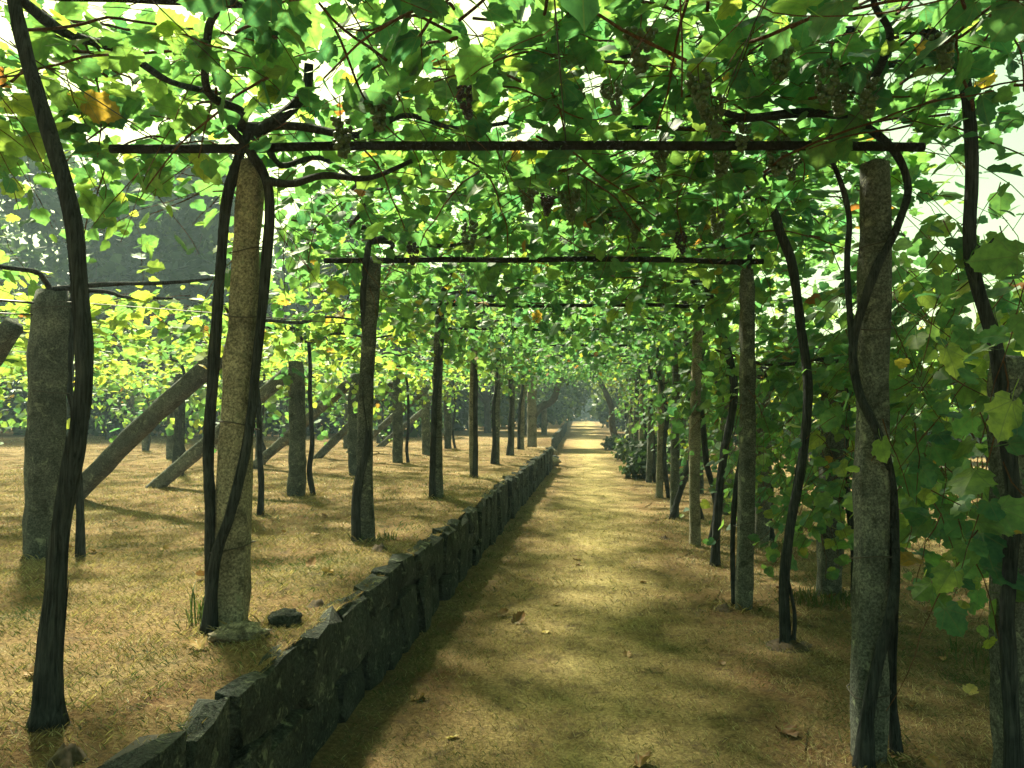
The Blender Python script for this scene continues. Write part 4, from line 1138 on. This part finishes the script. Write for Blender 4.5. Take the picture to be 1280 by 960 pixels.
tuft(-1.82, 3.6, 0.22, 30, "few tall green weed blades behind the tan granite post", 0.06, r=0.06)
for x, y in [(-0.35, 3.45), (0.35, 4.3), (-0.55, 5.7), (0.15, 3.2), (0.75, 3.2)]:
    tuft(x, y, 0.03, 60, "tiny green weed tuft sprouting in the trodden path", 0.1, "tiny weeds in the path", 0.06)

FALL = []
for k in range(8):
    V0, F0 = TEMPL[1]
    V0 = V0[:-6]; F0 = F0[:-4]
    D = deform(V0, rng.uniform(0.2, 0.9, 1), rng.uniform(0.1, 0.6, 1), rng.uniform(-0.5, 0.5, 1), rng.uniform(0, 6, 1))[0]
    xy = V0.copy(); xy[:, 2] = 0
    FALL.append(make_mesh("fallen_leaf", D, F0, M_DRYLEAF, False, {"tint": ('FLOAT', np.full(len(D), 0.05 + 0.1 * k)), "leaf_xy": ('FLOAT_VECTOR', xy)}))
def fallen(x, y, s, k, label, group):
    on_t = x < float(wall_x(y)) - 0.12
    z = float(terr_h(x, y) if on_t else path_h(x, y)) + 0.014
    o = put("fallen_leaf", FALL[k], None, (x, y, z)); o.scale = (s, s, s)
    o.rotation_euler = (rng.uniform(-0.4, 0.4), rng.uniform(-0.4, 0.4), rng.uniform(0, 6.28))
    tag(o, label, "leaf", group)
for i in range(34):
    x = rng.uniform(1.15, 3.2) if i % 3 else rng.uniform(-0.9, 1.1); y = rng.uniform(3.2, 8.5)
    fallen(x, y, rng.uniform(0.05, 0.11), int(rng.integers(0, 5)), "dry brown curled vine leaf lying on the ground by the path", "dry leaves by the path")
for i in range(22):
    fallen(rng.uniform(-4, -1.5), rng.uniform(2.2, 8), rng.uniform(0.04, 0.09), int(rng.integers(0, 6)), "dry brown curled vine leaf lying on the terrace grass", "dry leaves on the terrace")
fallen(-0.66, 3.72, 0.055, 7, "pale yellow fallen leaf lying alone on the path near the wall's shadow", "pale fallen leaves")
fallen(-0.30, 5.5, 0.07, 7, "pale straw fallen leaf in the middle of the path", "pale fallen leaves")
fallen(2.05, 4.55, 0.08, 7, "pale yellow fallen leaf on the ground under the leaf curtain", "pale fallen leaves")

def mound(x, y, s, hgt, label, group="small soil mounds"):
    on_t = x < float(wall_x(y)) - 0.12
    z = float(terr_h(x, y) if on_t else path_h(x, y))
    n, k = 7, 18
    V = [(0, 0, hgt)]; Fc = []
    for i in range(1, n):
        for j in range(k):
            a = j / k * 6.283; q = i / (n - 1)
            r = s * q * (1 + 0.2 * wob(math.cos(a) * 2 + x, math.sin(a) * 2 + y, 1.5, 30))
            V.append((math.cos(a) * r, math.sin(a) * r, hgt * (1 - q * q) * (1 + 0.5 * wob(math.cos(a) * r * 30, math.sin(a) * r * 30 + x, 1.5, 31)) - 0.02 * q))
    for j in range(k): Fc.append([0, 1 + j, 1 + (j + 1) % k])
    for i in range(n - 2):
        for j in range(k): Fc.append([1 + i * k + j, 1 + (i + 1) * k + j, 1 + (i + 1) * k + (j + 1) % k, 1 + i * k + (j + 1) % k])
    tag(put("soil_mound", make_mesh("soil_mound", np.array(V), Fc, M_SOIL), None, (x, y, z)), label, "soil", group)
M_SOIL = plain("dark_soil", (0.055, 0.036, 0.022), 1.0)
mound(-1.52, 2.2, 0.07, 0.04, "small dark soil clod on the terrace below the leaning trunk")
mound(-1.74, 2.42, 0.11, 0.014, "dark soil heaped round the leaning trunk's foot")
mound(1.31, 5.38, 0.2, 0.05, "low dark soil mound round the bent black trunk's foot")
mound(-1.38, 3.95, 0.07, 0.03, "small dark soil clod on the terrace behind the two rocks")
mound(-1.45, 5.4, 0.08, 0.035, "small dark molehill on the terrace near the first slim post")
mound(1.05, 6.3, 0.09, 0.035, "small dark soil clod on the path side by the first slim post")
mound(0.9, 9.6, 0.1, 0.04, "small dark soil clod at the path edge near the second slim post")
# thin bluish haze round everything, added to lift the shadows towards teal
M_HAZE = bpy.data.materials.new("haze"); M_HAZE.use_nodes = True
hn, hl = M_HAZE.node_tree.nodes, M_HAZE.node_tree.links
hn.remove(hn["Principled BSDF"])
hv = hn.new("ShaderNodeVolumePrincipled")
hv.inputs["Color"].default_value = (0.62, 0.86, 1.0, 1)
hv.inputs["Density"].default_value = 0.0017
hv.inputs["Anisotropy"].default_value = 0.3
hl.new(hv.outputs[0], hn["Material Output"].inputs["Volume"])
HV = np.array([(x, y, z) for x in (-310, 310) for y in (-90, 410) for z in (-1.2, 18)], float)
tag(put("haze", make_mesh("haze", HV, BF, M_HAZE, False)), kind="stuff")
print("objects", len(bpy.data.objects))
